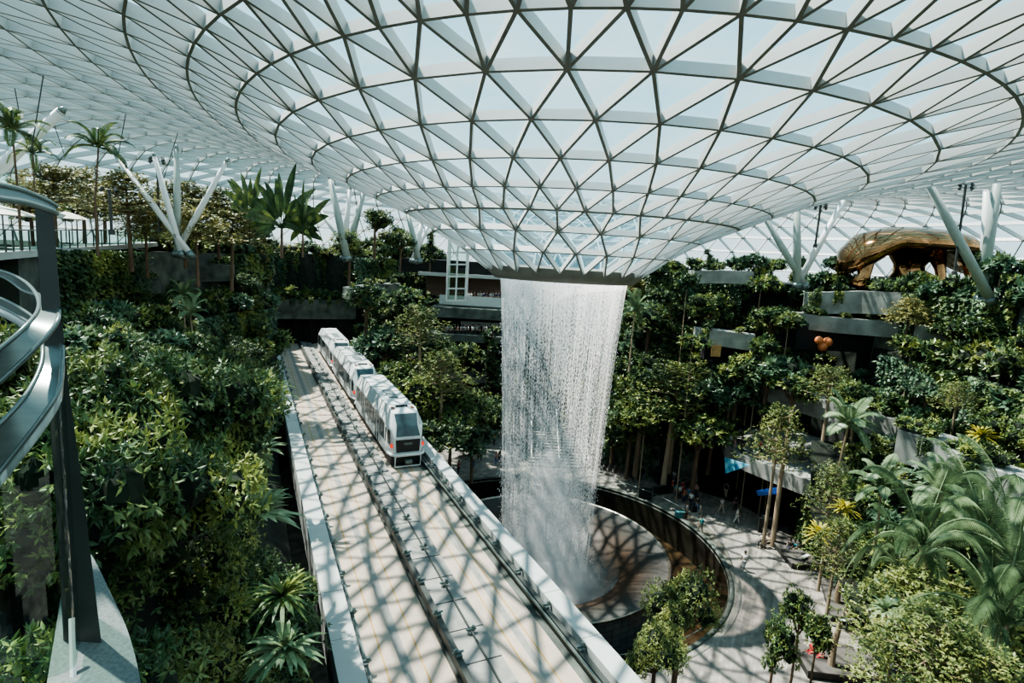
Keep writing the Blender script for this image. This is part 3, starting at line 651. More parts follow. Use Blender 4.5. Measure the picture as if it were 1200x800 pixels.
# ------------------------------------------------------------------ vegetation prototypes
def leaf(mb, p, d, nrm_, L, W, mi=0, fold=.25):
    d = d.normalized(); s_ = d.cross(nrm_)
    if s_.length < 1e-4: s_ = d.orthogonal()
    s_.normalize(); u = s_.cross(d)
    b = len(mb.v); mid = p+d*(L*.45)
    mb.v += [tuple(p), tuple(mid+s_*W*.5-u*W*fold), tuple(p+d*L-u*L*.12), tuple(mid-s_*W*.5-u*W*fold)]
    mb.f.append((b, b+1, b+2)); mb.f.append((b, b+2, b+3)); mb.mi += [mi, mi]
def rv(R): 
    while 1:
        v = Vector((R.uniform(-1, 1), R.uniform(-1, 1), R.uniform(-1, 1)))
        if .05 < v.length < 1: return v.normalized()
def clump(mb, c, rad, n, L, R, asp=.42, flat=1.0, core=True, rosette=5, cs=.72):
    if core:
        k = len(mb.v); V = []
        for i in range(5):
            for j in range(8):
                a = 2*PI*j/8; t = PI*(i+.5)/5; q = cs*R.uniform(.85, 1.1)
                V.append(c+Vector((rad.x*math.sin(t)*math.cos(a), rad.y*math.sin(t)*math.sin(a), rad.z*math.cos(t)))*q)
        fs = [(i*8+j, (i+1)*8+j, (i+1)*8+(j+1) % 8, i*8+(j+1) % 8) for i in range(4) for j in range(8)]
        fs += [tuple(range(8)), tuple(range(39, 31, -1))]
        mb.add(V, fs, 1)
    i = 0
    while i < n:
        v = rv(R)
        if v.z < -.55: continue
        p = c+Vector((v.x*rad.x, v.y*rad.y, v.z*rad.z))*R.uniform(min(.72, cs+.02), 1.05)
        out_ = (Vector((v.x, v.y, v.z*.7))+Vector((0, 0, .25))).normalized()
        for k in range(rosette):
            a = rv(R); d = (out_*.5+a*.85); d.z -= .12
            if flat < 1: d.z *= flat
            nn_ = (Vector((0, 0, 1))*1.0+out_*.6+rv(R)*.5).normalized()
            leaf(mb, p, d, nn_, L*R.uniform(.7, 1.2), L*asp*R.uniform(.8, 1.2)); i += 1
M['core'] = simple('added dark foliage filler', (.012, .022, .010), .95, var=.5)  # near-black filler added inside foliage to block light and deepen shade
def shrub_mesh(name, seed, mat, n=700, L=.34, asp=.42, blobs=5, R0=1.0, flat=1.0, ros=5, cs=.72):
    R = random.Random(seed); mb = MB()
    for b in range(blobs):
        a = R.uniform(0, 2*PI); d = R.uniform(.25, .75) if b else 0
        c = Vector((math.cos(a)*d, math.sin(a)*d, R.uniform(.35, .95)))*R0; r = R.uniform(.42, .68)*R0
        clump(mb, c, Vector((r, r, r*.85)), n//blobs, L, R, asp, flat, True, ros, cs)
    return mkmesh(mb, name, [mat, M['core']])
def mkmesh(mb, name, mats):
    me = bpy.data.meshes.new(name); me.from_pydata(mb.v, [], mb.f)
    for x in mats: me.materials.append(x)
    if len(mats) > 1: me.polygons.foreach_set('material_index', mb.mi)
    me.update(); return me
def tree_meshes(seed, mat, h, cw, n, L, kind='round', trunk='bark', asp=.42):
    R = random.Random(seed); mb = MB(); tk = MB(); tr_ = h*.016+.035
    lean = Vector((R.uniform(-.04, .04)*h, R.uniform(-.04, .04)*h, 0))
    top = lean+Vector((0, 0, h))
    if kind == 'round':
        hb_ = h-cw*1.1; tk.tube([(0, 0, -.3), lean*.5+Vector((0, 0, h*.5)), lean+Vector((0, 0, h-cw*.4))], [tr_*1.2, tr_, tr_*.5], 8)
        for b in range(9):
            a = R.uniform(0, 2*PI); d = cw*R.uniform(.25, .7); z = R.uniform(hb_+cw*.2, h-cw*.25)
            if b == 0: d = 0; z = h-cw*.35
            c = lean+Vector((math.cos(a)*d, math.sin(a)*d, z)); r = cw*R.uniform(.32, .5)
            tk.tube([lean*.6+Vector((0, 0, hb_)), c], [tr_*.5, tr_*.2], 5); clump(mb, c, Vector((r, r, r*.75)), n//9, L, R, asp, cs=.55)
    elif kind == 'layer':
        tk.tube([(0, 0, -.3), lean*.5+Vector((0, 0, h*.5)), top], [tr_*1.1, tr_*.8, tr_*.3], 8)
        nl = 5
        for l in range(nl):
            z = h*(.66+.34*l/(nl-1)); rr = cw*(1.0-.6*(l/(nl-1))**1.3)*R.uniform(.9, 1.1)
            for b in range(7):
                a = 2*PI*b/7+R.uniform(-.4, .4); d = rr*R.uniform(.45, .8); c = lean*(z/h)+Vector((math.cos(a)*d, math.sin(a)*d, z+R.uniform(-.15, .25)*cw*.3))
                tk.tube([lean*(z/h)+Vector((0, 0, z-.25)), c], [tr_*.35, .012], 5)
                clump(mb, c, Vector((rr*.42, rr*.42, .16*cw)), n//(nl*7), L, R, asp, .4, False, 4)
            clump(mb, lean*(z/h)+Vector((0, 0, z+.1)), Vector((rr*.4, rr*.4, .14*cw)), n//(nl*9), L, R, asp, .4, False, 4)
    elif kind == 'column':
        tk.tube([(0, 0, -.3), lean*.5+Vector((0, 0, h*.5)), top], [tr_, tr_*.7, tr_*.3], 8)
        for b in range(10):
            z = h*(.25+.75*b/9); a = R.uniform(0, 2*PI); r = cw*(1.05-.55*b/9)*R.uniform(.5, .75)
            clump(mb, lean*(z/h)+Vector((math.cos(a)*cw*.25, math.sin(a)*cw*.25, z)), Vector((r, r, r*.8)), n//10, L, R, asp)
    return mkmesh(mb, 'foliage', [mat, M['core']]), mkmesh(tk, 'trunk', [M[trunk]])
def frond(mb, base, az, elev, L, droop, R, W=.5, n=26, leafw=.05):
    pts = []; p = Vector(base); d = Vector((math.cos(az)*math.cos(elev), math.sin(az)*math.cos(elev), math.sin(elev)))
    for i in range(n+1):
        pts.append(p.copy()); p = p+d*(L/n); d = (d+Vector((0, 0, -droop/n*(.4+1.6*i/n)))).normalized()
    mb.tube(pts[::3]+[pts[-1]], [.035*(1-i/(len(pts[::3])+1))+.006 for i in range(len(pts[::3])+1)], 4)
    for i in range(2, n+1):
        t = i/n; d = (pts[i]-pts[i-1]).normalized(); s_ = d.cross(Vector((0, 0, 1))).normalized(); u = s_.cross(d)
        ll = W*math.sin(PI*min(1, t*.93+.07))**.6*R.uniform(.9, 1.08)
        for sg in (-1, 1):
            for q in (0, .5):
                pp = pts[i]-(pts[i]-pts[i-1])*q
                dd = (s_*sg*1.0+d*.55+u*.15-Vector((0, 0, .38))).normalized()
                leaf(mb, pp, dd, u, ll, leafw*2, 0, .1)
def palm_meshes(seed, h, L, nf, mat, W=.5, droop=1.3, trunk='palebark', elev=(.1, 1.25), lw=.05, n=26):
    R = random.Random(seed); mb = MB(); tk = MB()
    kt = .6 if h > 5 else 1
    tk.tube([(0, 0, -.3), (0, 0, h*.5), (0.05*h, 0, h)], [(.11+h*.006)*kt, .09*kt, .07*kt], 10)
    for k in range(nf):
        frond(mb, (0.05*h, 0, h), 2*PI*k*.382+R.uniform(-.2, .2), elev[0]+(elev[1]-elev[0])*(k/(nf-1))**.9, L*R.uniform(.85, 1.1), droop*R.uniform(.8, 1.2), R, W, n, lw)
    return mkmesh(mb, 'foliage', [mat]), mkmesh(tk, 'trunk', [M[trunk]])
def paddle_meshes(seed, h, L, nf, mat, spread=1.2, fan=False):
    R = random.Random(seed); mb = MB(); tk = MB(); tk.tube([(0, 0, -.2), (0, 0, h)], [.14, .1], 8)
    for k in range(nf):
        az = (0 if fan else 2*PI*k*.382); t = (k/(nf-1)-.5)*2
        if fan: d = Vector((math.sin(t*spread+R.uniform(-.12, .12)), .45*R.uniform(-1, 1), math.cos(t*spread)))*R.uniform(.62, 1.08)
        else: el = R.uniform(.5, 1.3); d = Vector((math.cos(az)*math.cos(el), math.sin(az)*math.cos(el), math.sin(el)))
        p = Vector((0, 0, h)); fl_ = d.length; stem = L*.45; pts = [p]; n = 9
        q = p.copy()
        for i in range(n):
            q = q+d*(L/n); pts.append(q.copy()); d = (d+Vector((0, 0, -.07))).normalized()*fl_
        mb.tube(pts[:6], .03, 5)
        s_ = d.cross(Vector((.1, 1, .2)) if fan else Vector((0, 0, 1))).normalized(); b = len(mb.v); m_ = []
        for i in range(2, n+1):
            tt = (i-2)/(n-2); w_ = L*.085*math.sin(PI*min(1, tt*.85+.12))
            if i == n: w_ = .02
            u = Vector((0, 0, 1)) if not fan else Vector((0, -1, 0))
            m_ += [pts[i]-s_*w_+u*w_*.35, pts[i], pts[i]+s_*w_+u*w_*.35]
        fs = []
        for i in range(n-2): a = i*3; fs += [(a, a+1, a+4, a+3), (a+1, a+2, a+5, a+4)]
        mb.add(m_, fs, 0)
    return mkmesh(mb, 'foliage', [mat]), mkmesh(tk, 'trunk', [M['bark']])
def vine_mesh(seed, mat, h=3.5, wd=1.6, n=520, L=.3):
    R = random.Random(seed); mb = MB()
    strands = 9
    for s_ in range(strands):
        x = (s_/(strands-1)-.5)*wd+R.uniform(-.1, .1); hh = h*R.uniform(.5, 1)
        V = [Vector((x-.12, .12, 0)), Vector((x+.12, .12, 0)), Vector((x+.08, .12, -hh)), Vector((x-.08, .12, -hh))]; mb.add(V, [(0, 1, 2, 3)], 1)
        for i in range(n//strands):
            z = -hh*R.random(); p = Vector((x+R.gauss(0, .12), R.uniform(-.3, .1), z))
            d = Vector((R.uniform(-1, 1), R.uniform(-1, .2), R.uniform(-1, .1))); leaf(mb, p, d, Vector((0, -.5, 1))+rv(R)*.5, L*R.uniform(.7, 1.2), L*.6)
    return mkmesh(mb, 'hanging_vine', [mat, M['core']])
def spiky_mesh(seed, mat, L=1.0, n=60, W=.09):
    R = random.Random(seed); mb = MB()
    for i in range(n):
        a = R.uniform(0, 2*PI); el = R.uniform(.15, 1.35); d = Vector((math.cos(a)*math.cos(el), math.sin(a)*math.cos(el), math.sin(el)))
        p = Vector((0, 0, .1)); s_ = d.cross(Vector((0, 0, 1))).normalized()*W*.5; l = L*R.uniform(.7, 1.1)
        P = []; 
        for k, ww in ((0, .5), (.4, 1), (.75, .8), (1, .05)):
            q = p+d*l*k-Vector((0, 0, .45*l*k*k)); P += [q-s_*ww, q+s_*ww]
        mb.add(P, [(0, 1, 3, 2), (2, 3, 5, 4), (4, 5, 7, 6)])
    return mkmesh(mb, 'foliage', [mat])
print('protos')
SH = {}
for k, (mk, L, asp) in {'dark': ('L_dark', .34, .45), 'mid': ('L_mid', .30, .42), 'blue': ('L_blue', .42, .55), 'lime': ('L_lime', .26, .4), 'olive': ('L_olive', .22, .4)}.items():
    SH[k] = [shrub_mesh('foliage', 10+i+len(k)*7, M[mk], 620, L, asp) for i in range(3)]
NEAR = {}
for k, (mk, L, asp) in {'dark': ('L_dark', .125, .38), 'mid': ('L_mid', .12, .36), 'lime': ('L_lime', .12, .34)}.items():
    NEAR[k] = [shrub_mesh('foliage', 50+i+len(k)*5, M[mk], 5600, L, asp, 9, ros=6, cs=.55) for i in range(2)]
TR = {'round_dark': [tree_meshes(100+i, M['L_dark'], 5.4, 2.5, 2200, .32) for i in range(2)],
      'round_mid': [tree_meshes(110+i, M['L_mid'], 5.4, 2.4, 2200, .29) for i in range(2)],
      'round_blue': [tree_meshes(115+i, M['L_blue'], 5.2, 2.3, 1600, .42) for i in range(2)],
      'layer_lime': [tree_meshes(120+i, M['L_lime'], 6.5, 2.6, 4200, .17, 'layer', 'palebark') for i in range(2)],
      'layer_olive': [tree_meshes(130+i, M['L_olive'], 6, 2.8, 3600, .27, 'layer', 'bark') for i in range(2)],
      'column': [tree_meshes(140+i, M['L_dark'], 6.5, 1.2, 1300, .28, 'column') for i in range(2)],
      'fine_lime': [tree_meshes(150+i, M['L_lime'], 7, 2.3, 9000, .15, 'round', 'bark') for i in range(2)]}
PALM = {'feather': [palm_meshes(200+i, 4.2, 2.4, 13, M['L_palm'], .6, 1.5, n=20, lw=.045) for i in range(2)],
        'big': [palm_meshes(210+i, 3.5, 4.2, 12, M['L_palm'], .62, 1.7, elev=(.05, 1.15), lw=.018, n=40) for i in range(2)],
        'slim': [palm_meshes(230+i, 6.0, 2.2, 11, M['L_dark'], .42, 2.0, trunk='bark', elev=(.15, 1.35), n=16, lw=.04) for i in range(2)],
        'areca': [palm_meshes(220+i, 3.0, 2.2, 16, M['L_dark'], .55, 1.0, trunk='bark', n=18, lw=.05) for i in range(2)]}
PAD = {'fan': [paddle_meshes(300, 1.6, 3.9, 17, M['L_dark'], 1.45, True)], 'banana': [paddle_meshes(301, 1.0, 2.2, 10, M['L_mid'])]}
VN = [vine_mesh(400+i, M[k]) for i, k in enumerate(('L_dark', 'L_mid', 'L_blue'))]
SP = [spiky_mesh(500, M['L_mid']), spiky_mesh(501, M['L_palm'], 1.0, 70, .12), spiky_mesh(502, M['L_yellow'], .9, 50, .1)]
cnt = {}
def plant(kind, me, loc, sc_, label, group, rz=None, sz=None, cat='plant', name=None):
    rz = rnd.uniform(0, 2*PI) if rz is None else rz
    if isinstance(me, tuple):
        o = empty(name or kind, loc, rz); f = link('foliage', me[0], o); t = link('trunk', me[1], o)
    else:
        o = link(name or kind, me, None, loc); o.rotation_euler = (0, 0, rz)
    o.scale = (sc_, sc_, sc_*(sz or 1)); tag(o, label, cat, group); cnt[kind] = cnt.get(kind, 0)+1
    return o
LK = {'dark': 'dark green', 'mid': 'mid green', 'blue': 'blue green big leaved', 'lime': 'yellow green', 'olive': 'olive gold'}
def region(x, y, z):
    s_, o_ = so_of(x, y)
    if y > CY+18 and abs(x-CX) < 24 and z < 20: return 'on the far terraces behind the waterfall'
    lv = 'top garden' if z > 23 else ('upper terraces' if z > 12 else 'lower terraces')
    if o_ < 8: return 'on the %s left of the waterfall' % lv
    if x < CX: return 'between the train and the waterfall'
    return 'on the %s right of the waterfall' % lv
def visible(p, marg=60):
    q = proj(p); return q[2] > 3 and -marg < q[0] < 1200+marg and -marg < q[1] < 800+marg
# scatter shrubs on terraces by polar sampling
ns = 0; tries = 0
R5 = random.Random(99)
placed = []
def far_enough(x, y, z, d):
    for (a, b, c, e) in placed:
        if abs(a-x) < d and abs(b-y) < d and abs(c-z) < d*.8 and (a-x)**2+(b-y)**2+(c-z)**2 < d*d: return False
    placed.append((x, y, z, d)); return True
def skipspot(px, py):    # keep the modelled walls and openings readable
    for (x0, y0, x1, y1) in ((848, 495, 1000, 580), (660, 535, 890, 620), (168, 312, 272, 335), (945, 345, 1060, 372), (818, 385, 890, 428), (812, 315, 884, 332), (895, 462, 1050, 515), (930, 378, 1060, 410), (60, 325, 165, 355), (520, 280, 590, 400), (318, 350, 408, 395), (1055, 515, 1095, 540), (545, 500, 700, 560)):
        if x0 < px < x1 and y0 < py < y1: return True
    return False
while ns < 285 and tries < 40000:
    tries += 1
    k = R5.choice((0, 1, 2, 3, 4, 4)); a = R5.uniform(-60, 232); rk, z0, z1 = LV[k]; nxt = LV[k+1][0] if k < 4 else 39.5
    edge = R5.random() < .45
    rr = (rk+R5.uniform(.2, .8) if edge else R5.uniform(rk+.5, nxt-.3))*mth(a)
    x, y = CX+rr*math.cos(math.radians(a)), CY+rr*math.sin(math.radians(a)); z = ground(x, y)
    s_, o_ = so_of(x, y)
    if (o_ < 3 and s_ < 45) or (2.0 < o_ < 14.5) or cave(x, y): continue
    if not visible((x, y, z+1)) or (z > 20 and x < -22 and y < 52): continue
    q = proj((x, y, z+.8))
    if skipspot(q[0], q[1]) or skipspot(q[0], q[1]+8): continue
    if not far_enough(x, y, z, 1.9): continue
    kd = R5.choice(('dark', 'dark', 'mid', 'mid', 'blue', 'lime', 'dark')); sc_ = R5.uniform(1.2, 2.1)
    plant('terrace_shrub', R5.choice(SH[kd]), (x, y, z-.3), sc_, '%s leafy shrub %s' % (LK[kd], region(x, y, z)), '%s shrubs %s' % (LK[kd], region(x, y, z)), cat='shrub', sz=R5.uniform(.8, 1.15)); ns += 1
# wall climbers: big leafy masses in front of terrace walls
ns = 0; tries = 0
while ns < 200 and tries < 30000:
    tries += 1
    k = R5.choice((0, 1, 2, 3, 4)); a = R5.uniform(-60, 232); rk, z0, z1 = LV[k]; rr = (rk-.45)*mth(a)
    x, y = CX+rr*math.cos(math.radians(a)), CY+rr*math.sin(math.radians(a)); s_, o_ = so_of(x, y)
    if (o_ < 3 and s_ < 45) or (2.0 < o_ < 15) or cave(x, y): continue
    z = z1+.1
    if not visible((x, y, z-1)): continue
    q = proj((x, y, z-1.5))
    if skipspot(q[0], q[1]): continue
    if not far_enough(x, y, z-1, 1.6): continue
    plant('climbing_vine', R5.choice(VN), (x, y, z), R5.uniform(1.1, 1.5), 'leafy climbing vine hanging down a terrace wall %s' % region(x, y, z), 'vines hanging %s' % region(x, y, z), rz=math.radians(a)-PI/2+PI*0+R5.uniform(-.2, .2)+0, cat='vine'); ns += 1
# scattered terrace trees
ns = 0; tries = 0; pt = []
while ns < 125 and tries < 30000:
    tries += 1
    k = R5.choice((0, 1, 2, 3, 3, 4, 4)); a = R5.uniform(-55, 232); rk, z0, z1 = LV[k]; nxt = LV[k+1][0] if k < 4 else 44
    rr = R5.uniform(rk+.6, nxt-.5)*mth(a); x, y = CX+rr*math.cos(math.radians(a)), CY+rr*math.sin(math.radians(a)); s_, o_ = so_of(x, y)
    z = ground(x, y)
    if (o_ < 3 and s_ < 50) or (1.0 < o_ < 15.5) or cave(x, y): continue
    if not visible((x, y, z+3), 30) or (z > 20 and x < -22 and y < 56): continue
    q = proj((x, y, z+3.5)); q2 = proj((x, y, z+2))
    if skipspot(q[0], q[1]) or skipspot(q2[0], q2[1]): continue
    if z > 20 and x > 30 and 930 < q[0] < 1180: continue
    if any((x-b)**2+(y-c)**2 < 2.4**2 for b, c in pt): continue
    pt.append((x, y))
    kd = R5.choice(('round_dark', 'round_dark', 'round_mid', 'round_blue', 'column', 'layer_olive' if z > 17 else 'layer_lime', 'round_dark'))
    nm = {'round_dark': 'dark round crowned tree', 'round_mid': 'bushy mid green tree', 'round_blue': 'big leaved blue green tree', 'column': 'narrow upright dark tree', 'layer_olive': 'flat tiered olive gold tree', 'layer_lime': 'flat tiered yellow green tree'}[kd]
    plant('garden_tree', R5.choice(TR[kd]), (x, y, z-.1), R5.uniform(.62, .92)*(1.1 if z > 20 else 1), '%s %s' % (nm, region(x, y, z)), '%ss %s' % (nm, region(x, y, z)), cat='tree', sz=.62 if z > 20 else 1); ns += 1
print('scatter', cnt)
def crown_tree(px, py, Y, r, kd, label, group, name='garden_tree', zmin=0):
    p = at(px, py, Y); g = max(zmin, ground(p.x, p.y)) if not (2.0 < so_of(p.x, p.y)[1] < 19 and so_of(p.x, p.y)[0] < 98) else 2.0
    g = min(g, p.z-.8); root = empty(name, (p.x, p.y, g)); h = p.z-g
    f = link('foliage', R5.choice(SH[kd] if kd in SH else [kd]), root); f.location = (0, 0, h-.9*r); f.scale = (r, r, r*.95); f.rotation_euler = (0, 0, R5.uniform(0, 6.28))
    t = link('trunk', UTRUNK, root); t.scale = (.5+.15*r, .5+.15*r, h); tag(root, label, 'tree', group); return root
tk = MB(); tk.tube([(0, 0, -.02), (.02, .01, .5), (0, 0, 1)], [.10, .085, .05], 8); UTRUNK = mkmesh(tk, 'trunk', [M['palebark']])
def fill(n, x0, x1, y0, y1, Yf, kinds, where, rr=(1.0, 1.7), test=None, dmin=1.5, seed=1, march=True):
    RR = random.Random(seed); got = []; tr_ = 0
    while len(got) < n and tr_ < 6000:
        tr_ += 1; px, py = RR.uniform(x0, x1), RR.uniform(y0, y1)
        if skipspot(px, py) or skipspot(px, py-6) or (test and not test(px, py)): continue
        Y = 22.0; hit = None
        while Y < 100 and march:
            p = at(px, py, Y); s_, o_ = so_of(p.x, p.y); up_ = RR.uniform(1.0, 2.6)
            if o_ > 2.6 and p.z-ground(p.x, p.y) < up_ and not (2.0 < o_ < 14.8 and s_ < 98): hit = Y; break
            if o_ <= 2.6 and p.z-ground(p.x, p.y) < up_: hit = Y; break
            Y += .5
        if not hit: Y = Yf(px, py)+RR.uniform(-2, 2)
        if not march:
            while Y < 104 and ground(at(px, py, Y).x, Y) < 20: Y += 1
            if Y >= 104: continue
        p = at(px, py, Y); s_, o_ = so_of(p.x, p.y)
        if 1.2 < o_ < 14.8 and s_ < 104: continue
        if any((p-q).length < dmin for q in got): continue
        got.append(p); kd = RR.choice(kinds); crown_tree(px, py, Y, RR.uniform(*rr), kd, '%s crowned tree %s' % (LK[kd], where), '%s trees %s' % (LK[kd], where))
fill(60, 690, 1000, 330, 550, lambda x, y: 66-(y-330)*.035-(max(0, x-850))*.045, ('dark', 'dark', 'mid', 'blue', 'mid', 'lime', 'blue'), 'on the slope right of the waterfall', test=lambda x, y: x > 735-(y-330)*.15 and not (x > 845 and y > 480) and not (x < 800 and y > 540), seed=3)
fill(48, 405, 592, 300, 520, lambda x, y: 74-(y-300)*.075-(max(0, x-520))*.0, ('dark', 'mid', 'dark', 'mid', 'olive', 'lime'), 'on the slope between train and waterfall', test=lambda x, y: x > 400+(y-380)*.85+22 and not (x > 515 and y < 385), seed=4)
fill(40, 75, 330, 312, 400, lambda x, y: 50+(x-75)*.03-(y-300)*.06, ('dark', 'dark', 'mid', 'olive', 'lime', 'blue'), 'below the left walkway', rr=(.9, 1.5), test=lambda x, y: not (75 < x < 165 and y < 362), seed=5)
fill(34, 930, 1200, 335, 470, lambda x, y: 58-(x-930)*.055-(y-335)*.02, ('dark', 'blue', 'mid', 'blue', 'dark', 'mid'), 'on the upper right slope', rr=(.9, 1.5), seed=6)
fill(44, 5, 480, 225, 300, lambda x, y: 56+(x)*.03, ('olive', 'olive', 'mid', 'dark', 'lime'), 'in the top garden at the left', rr=(1.1, 1.9), test=lambda x, y: (x > 190 or y < 252) and y > 236+max(0, x-300)*.2, dmin=2.0, seed=7, march=False)
fill(26, 740, 1200, 285, 335, lambda x, y: 62-(max(0, x-900))*.05, ('dark', 'mid', 'mid', 'blue'), 'in the top garden at the right', rr=(1.0, 1.5), test=lambda x, y: y > 300-(x-740)*.0 and not (975 < x < 1150 and y < 328), dmin=1.8, seed=8, march=False)
RW = random.Random(77)
for bi, (P, Z, th, lab) in enumerate(BANDS):
    short = lab.split(' wall')[0].split(' ledge')[0].split(' planter')[0].split(' lintel')[0]
    for i in range(len(P)-1):
        L_ = (P[i+1]-P[i]).length; k = max(1, int(L_/1.7))
        for j in range(k):
            t = (j+RW.uniform(.2, .8))/k; p = P[i].lerp(P[i+1], t); z = Z[i]+(Z[i+1]-Z[i])*t; n_ = Vector((p.x, p.y, 0)).normalized()
            q = p+n_*(.5+RW.random()*.5); kd = RW.choice(('dark', 'mid', 'lime', 'mid', 'dark')); r = RW.uniform(.55, .95)
            plant('planter_shrub', RW.choice(SH[kd]), (q.x, q.y, z-.15), r, '%s shrub growing on top of the %s wall' % (LK[kd], short), '%s shrubs on the %s wall' % (LK[kd], short), cat='shrub')
            if RW.random() < .28:
                plant('trailing_vine', RW.choice(VN), (p.x-n_.x*.1, p.y-n_.y*.1, z+.1), RW.uniform(.4, .7), 'leafy vine trailing over the front of the %s wall' % short, 'vines trailing over the %s wall' % short, rz=math.atan2(p.y, p.x)-PI/2, cat='vine')
for i in range(13):
    p = T(95.6, -1+i*1.4); plant('portal_vine', VN[i % 3], (p.x, p.y, 16.7+RW.uniform(0, .3)), RW.uniform(.35, .6) if i % 2 else .3, 'short vine trailing over the tunnel lintel', 'vines over the tunnel lintel', rz=rz, cat='vine')
    p = T(97.0, -1+i*1.4); kd = RW.choice(('dark', 'mid', 'dark')); plant('portal_shrub', RW.choice(SH[kd]), (p.x, p.y, 16.4), RW.uniform(1.1, 1.6), '%s shrub on top of the tunnel lintel' % LK[kd], '%s shrubs on the tunnel lintel' % LK[kd], cat='shrub')
    for zz in (20.2, 23.9):
        p = T(99.6+RW.uniform(-.4, .4), -2+i*1.6); plant('portal_vine', VN[(i+1) % 3], (p.x, p.y, zz+RW.uniform(-.4, .4)), RW.uniform(1.0, 1.35), 'leafy vine curtain on the dark wall above the tunnel', 'vines on the wall above the tunnel', rz=rz, cat='vine')
    p = T(100.5+RW.uniform(-1, 1), -3+i*1.7); kd = RW.choice(('dark', 'mid', 'olive')); plant('portal_shrub', RW.choice(SH[kd]), (p.x, p.y, 23.4), RW.uniform(1.4, 2.1), '%s shrub along the garden edge above the tunnel' % LK[kd], '%s shrubs above the tunnel' % LK[kd], cat='shrub')
for (px, py, Y, r, kd, wh) in ((806, 326, 63, 1.5, 'dark', 'left of the upper ledge'), (893, 326, 62, 1.6, 'mid', 'right of the upper ledge'), (812, 396, 58, 1.5, 'mid', 'left of the wooden sign'), (892, 400, 57, 1.6, 'dark', 'right of the wooden sign'), (760, 450, 60, 1.2, 'mid', 'under the small wall fragment'), (925, 372, 57, 1.4, 'dark', 'at the left end of the grey lintel'), (1070, 398, 50, 1.4, 'mid', 'at the right end of the grey lintel'), (905, 478, 55, 1.1, 'dark', 'below the long planter wall')):
    crown_tree(px, py, Y, r, kd, '%s leafed tree %s' % (LK[kd], wh), None)
# near left bank: detailed shrubs
ns = 0; tries = 0; pl2 = []
RB = random.Random(5)
while ns < 95 and tries < 20000:
    tries += 1
    s_ = 5+RB.random()**1.25*50; o_ = RB.uniform(-11, 1.0 if s_ < 27 else -.4); p = T(s_, o_); z = hill(o_, p.y)
    if not visible((p.x, p.y, z+1), 80): continue
    if any((p.x-b)**2+(p.y-c)**2 < (1.25+s_*.012)**2 for b, c in pl2): continue
    if p.length < 4.5: continue
    pl2.append((p.x, p.y))
    kd = RB.choice(('dark', 'dark', 'mid', 'dark', 'lime' if s_ < 20 else 'mid')); sc_ = RB.uniform(1.3, 1.9)
    if p.length < 9: sc_ *= .75
    where = 'close to the viewer' if s_ < 16 else ('halfway along the bank' if s_ < 32 else 'far along the bank')
    plant('bank_shrub', RB.choice(NEAR[kd]), (p.x, p.y, z-.3), sc_, 'dense %s shrub on the bank left of the track, %s' % (LK[kd], where), '%s bank shrubs %s' % (LK[kd], where), cat='shrub', sz=RB.uniform(.9, 1.25)); ns += 1
# hand placed plants: (kind, variant, px, py of crown top, distance, height, label)
def hp(store, var, px, py, Y, H, native, label, name, cat='tree', widen=1.0, base=None, rz=None):
    p = at(px, py, Y); z0 = p.z-H; k = H/native
    o = plant(name, store[var % len(store)], (p.x, p.y, z0), k*widen, label, None, cat=cat, rz=rz); o.scale = (k*widen, k*widen, k); return o
# near bank tall bushes
for i, (px, py, Y, H) in enumerate(((110, 385, 14, 3.4), (160, 378, 15, 4), (215, 380, 17, 4.2), (265, 392, 19, 4.2), (270, 432, 20, 4.0), (95, 430, 12, 3.5), (140, 470, 12, 4), (215, 470, 15, 4))):
    p = at(px, py, Y); o = plant('bank_tree', TRN[i % 2] if 'TRN' in globals() else NEAR['mid' if i % 2 else 'dark'][i % 2], (p.x, p.y, p.z-H), H/1.9, ['leftmost', 'second', 'third', 'fourth', 'rightmost', 'lower left', 'lower middle', 'lower right'][i]+' of the tall glossy bushes beside the near railing', 'tall glossy bushes', cat='shrub'); o.scale = (H/2.1, H/2.1, H/1.65)
hp(PALM['slim'], 0, 14, 128, 34, 8, 7.1, 'dark palm at the far left edge above the walkway', 'palm_tree')
hp(PALM['slim'], 1, 36, 158, 36, 7, 7.1, 'small palm with a thin dark trunk beside the far left palm', 'palm_tree', widen=.8)
hp(PALM['slim'], 0, 107, 148, 40, 8.5, 7.1, 'dark palm with drooping fronds against the white roof, upper left', 'palm_tree', widen=1.05)
hp(PAD['fan'], 0, 330, 196, 50, 7.5, 5.2, 'large dark fan shaped traveller palm above the tunnel', 'fan_palm', 'palm', rz=.2, widen=.68)
hp(PAD['fan'], 0, 292, 198, 52, 6.0, 5.2, 'smaller fan shaped palm left of the large one', 'fan_palm', 'palm', rz=.9, widen=.6)
hp(PAD['fan'], 0, 355, 215, 49, 6.0, 5.2, 'broad leaved fan palm right of the large one', 'fan_palm', 'palm', rz=-.7, widen=.66)
for i, (px, py, Y, H, v) in enumerate(((60, 195, 40, 6, 0), (150, 205, 44, 7, 1), (215, 215, 50, 7, 0), (255, 222, 52, 6, 1), (95, 200, 50, 7, 1), (170, 250, 46, 5, 0), (230, 245, 46, 6, 0), (270, 250, 50, 6.5, 1), (35, 215, 45, 6, 1), (120, 230, 48, 5, 0))):
    hp(TR['layer_olive'], v, px, py, Y, H, 6.3, 'flat tiered golden tree in the upper left garden, %s' % ['near the left palms', 'with pale branching stems', 'in front of the vertical grey column', 'beside the leaning column', 'behind the palms', 'low over the walkway end', 'over the right planter', 'nearest the fan palms', 'at the far left edge', 'behind the walkway glass'][i], 'tiered_tree', widen=1.15)
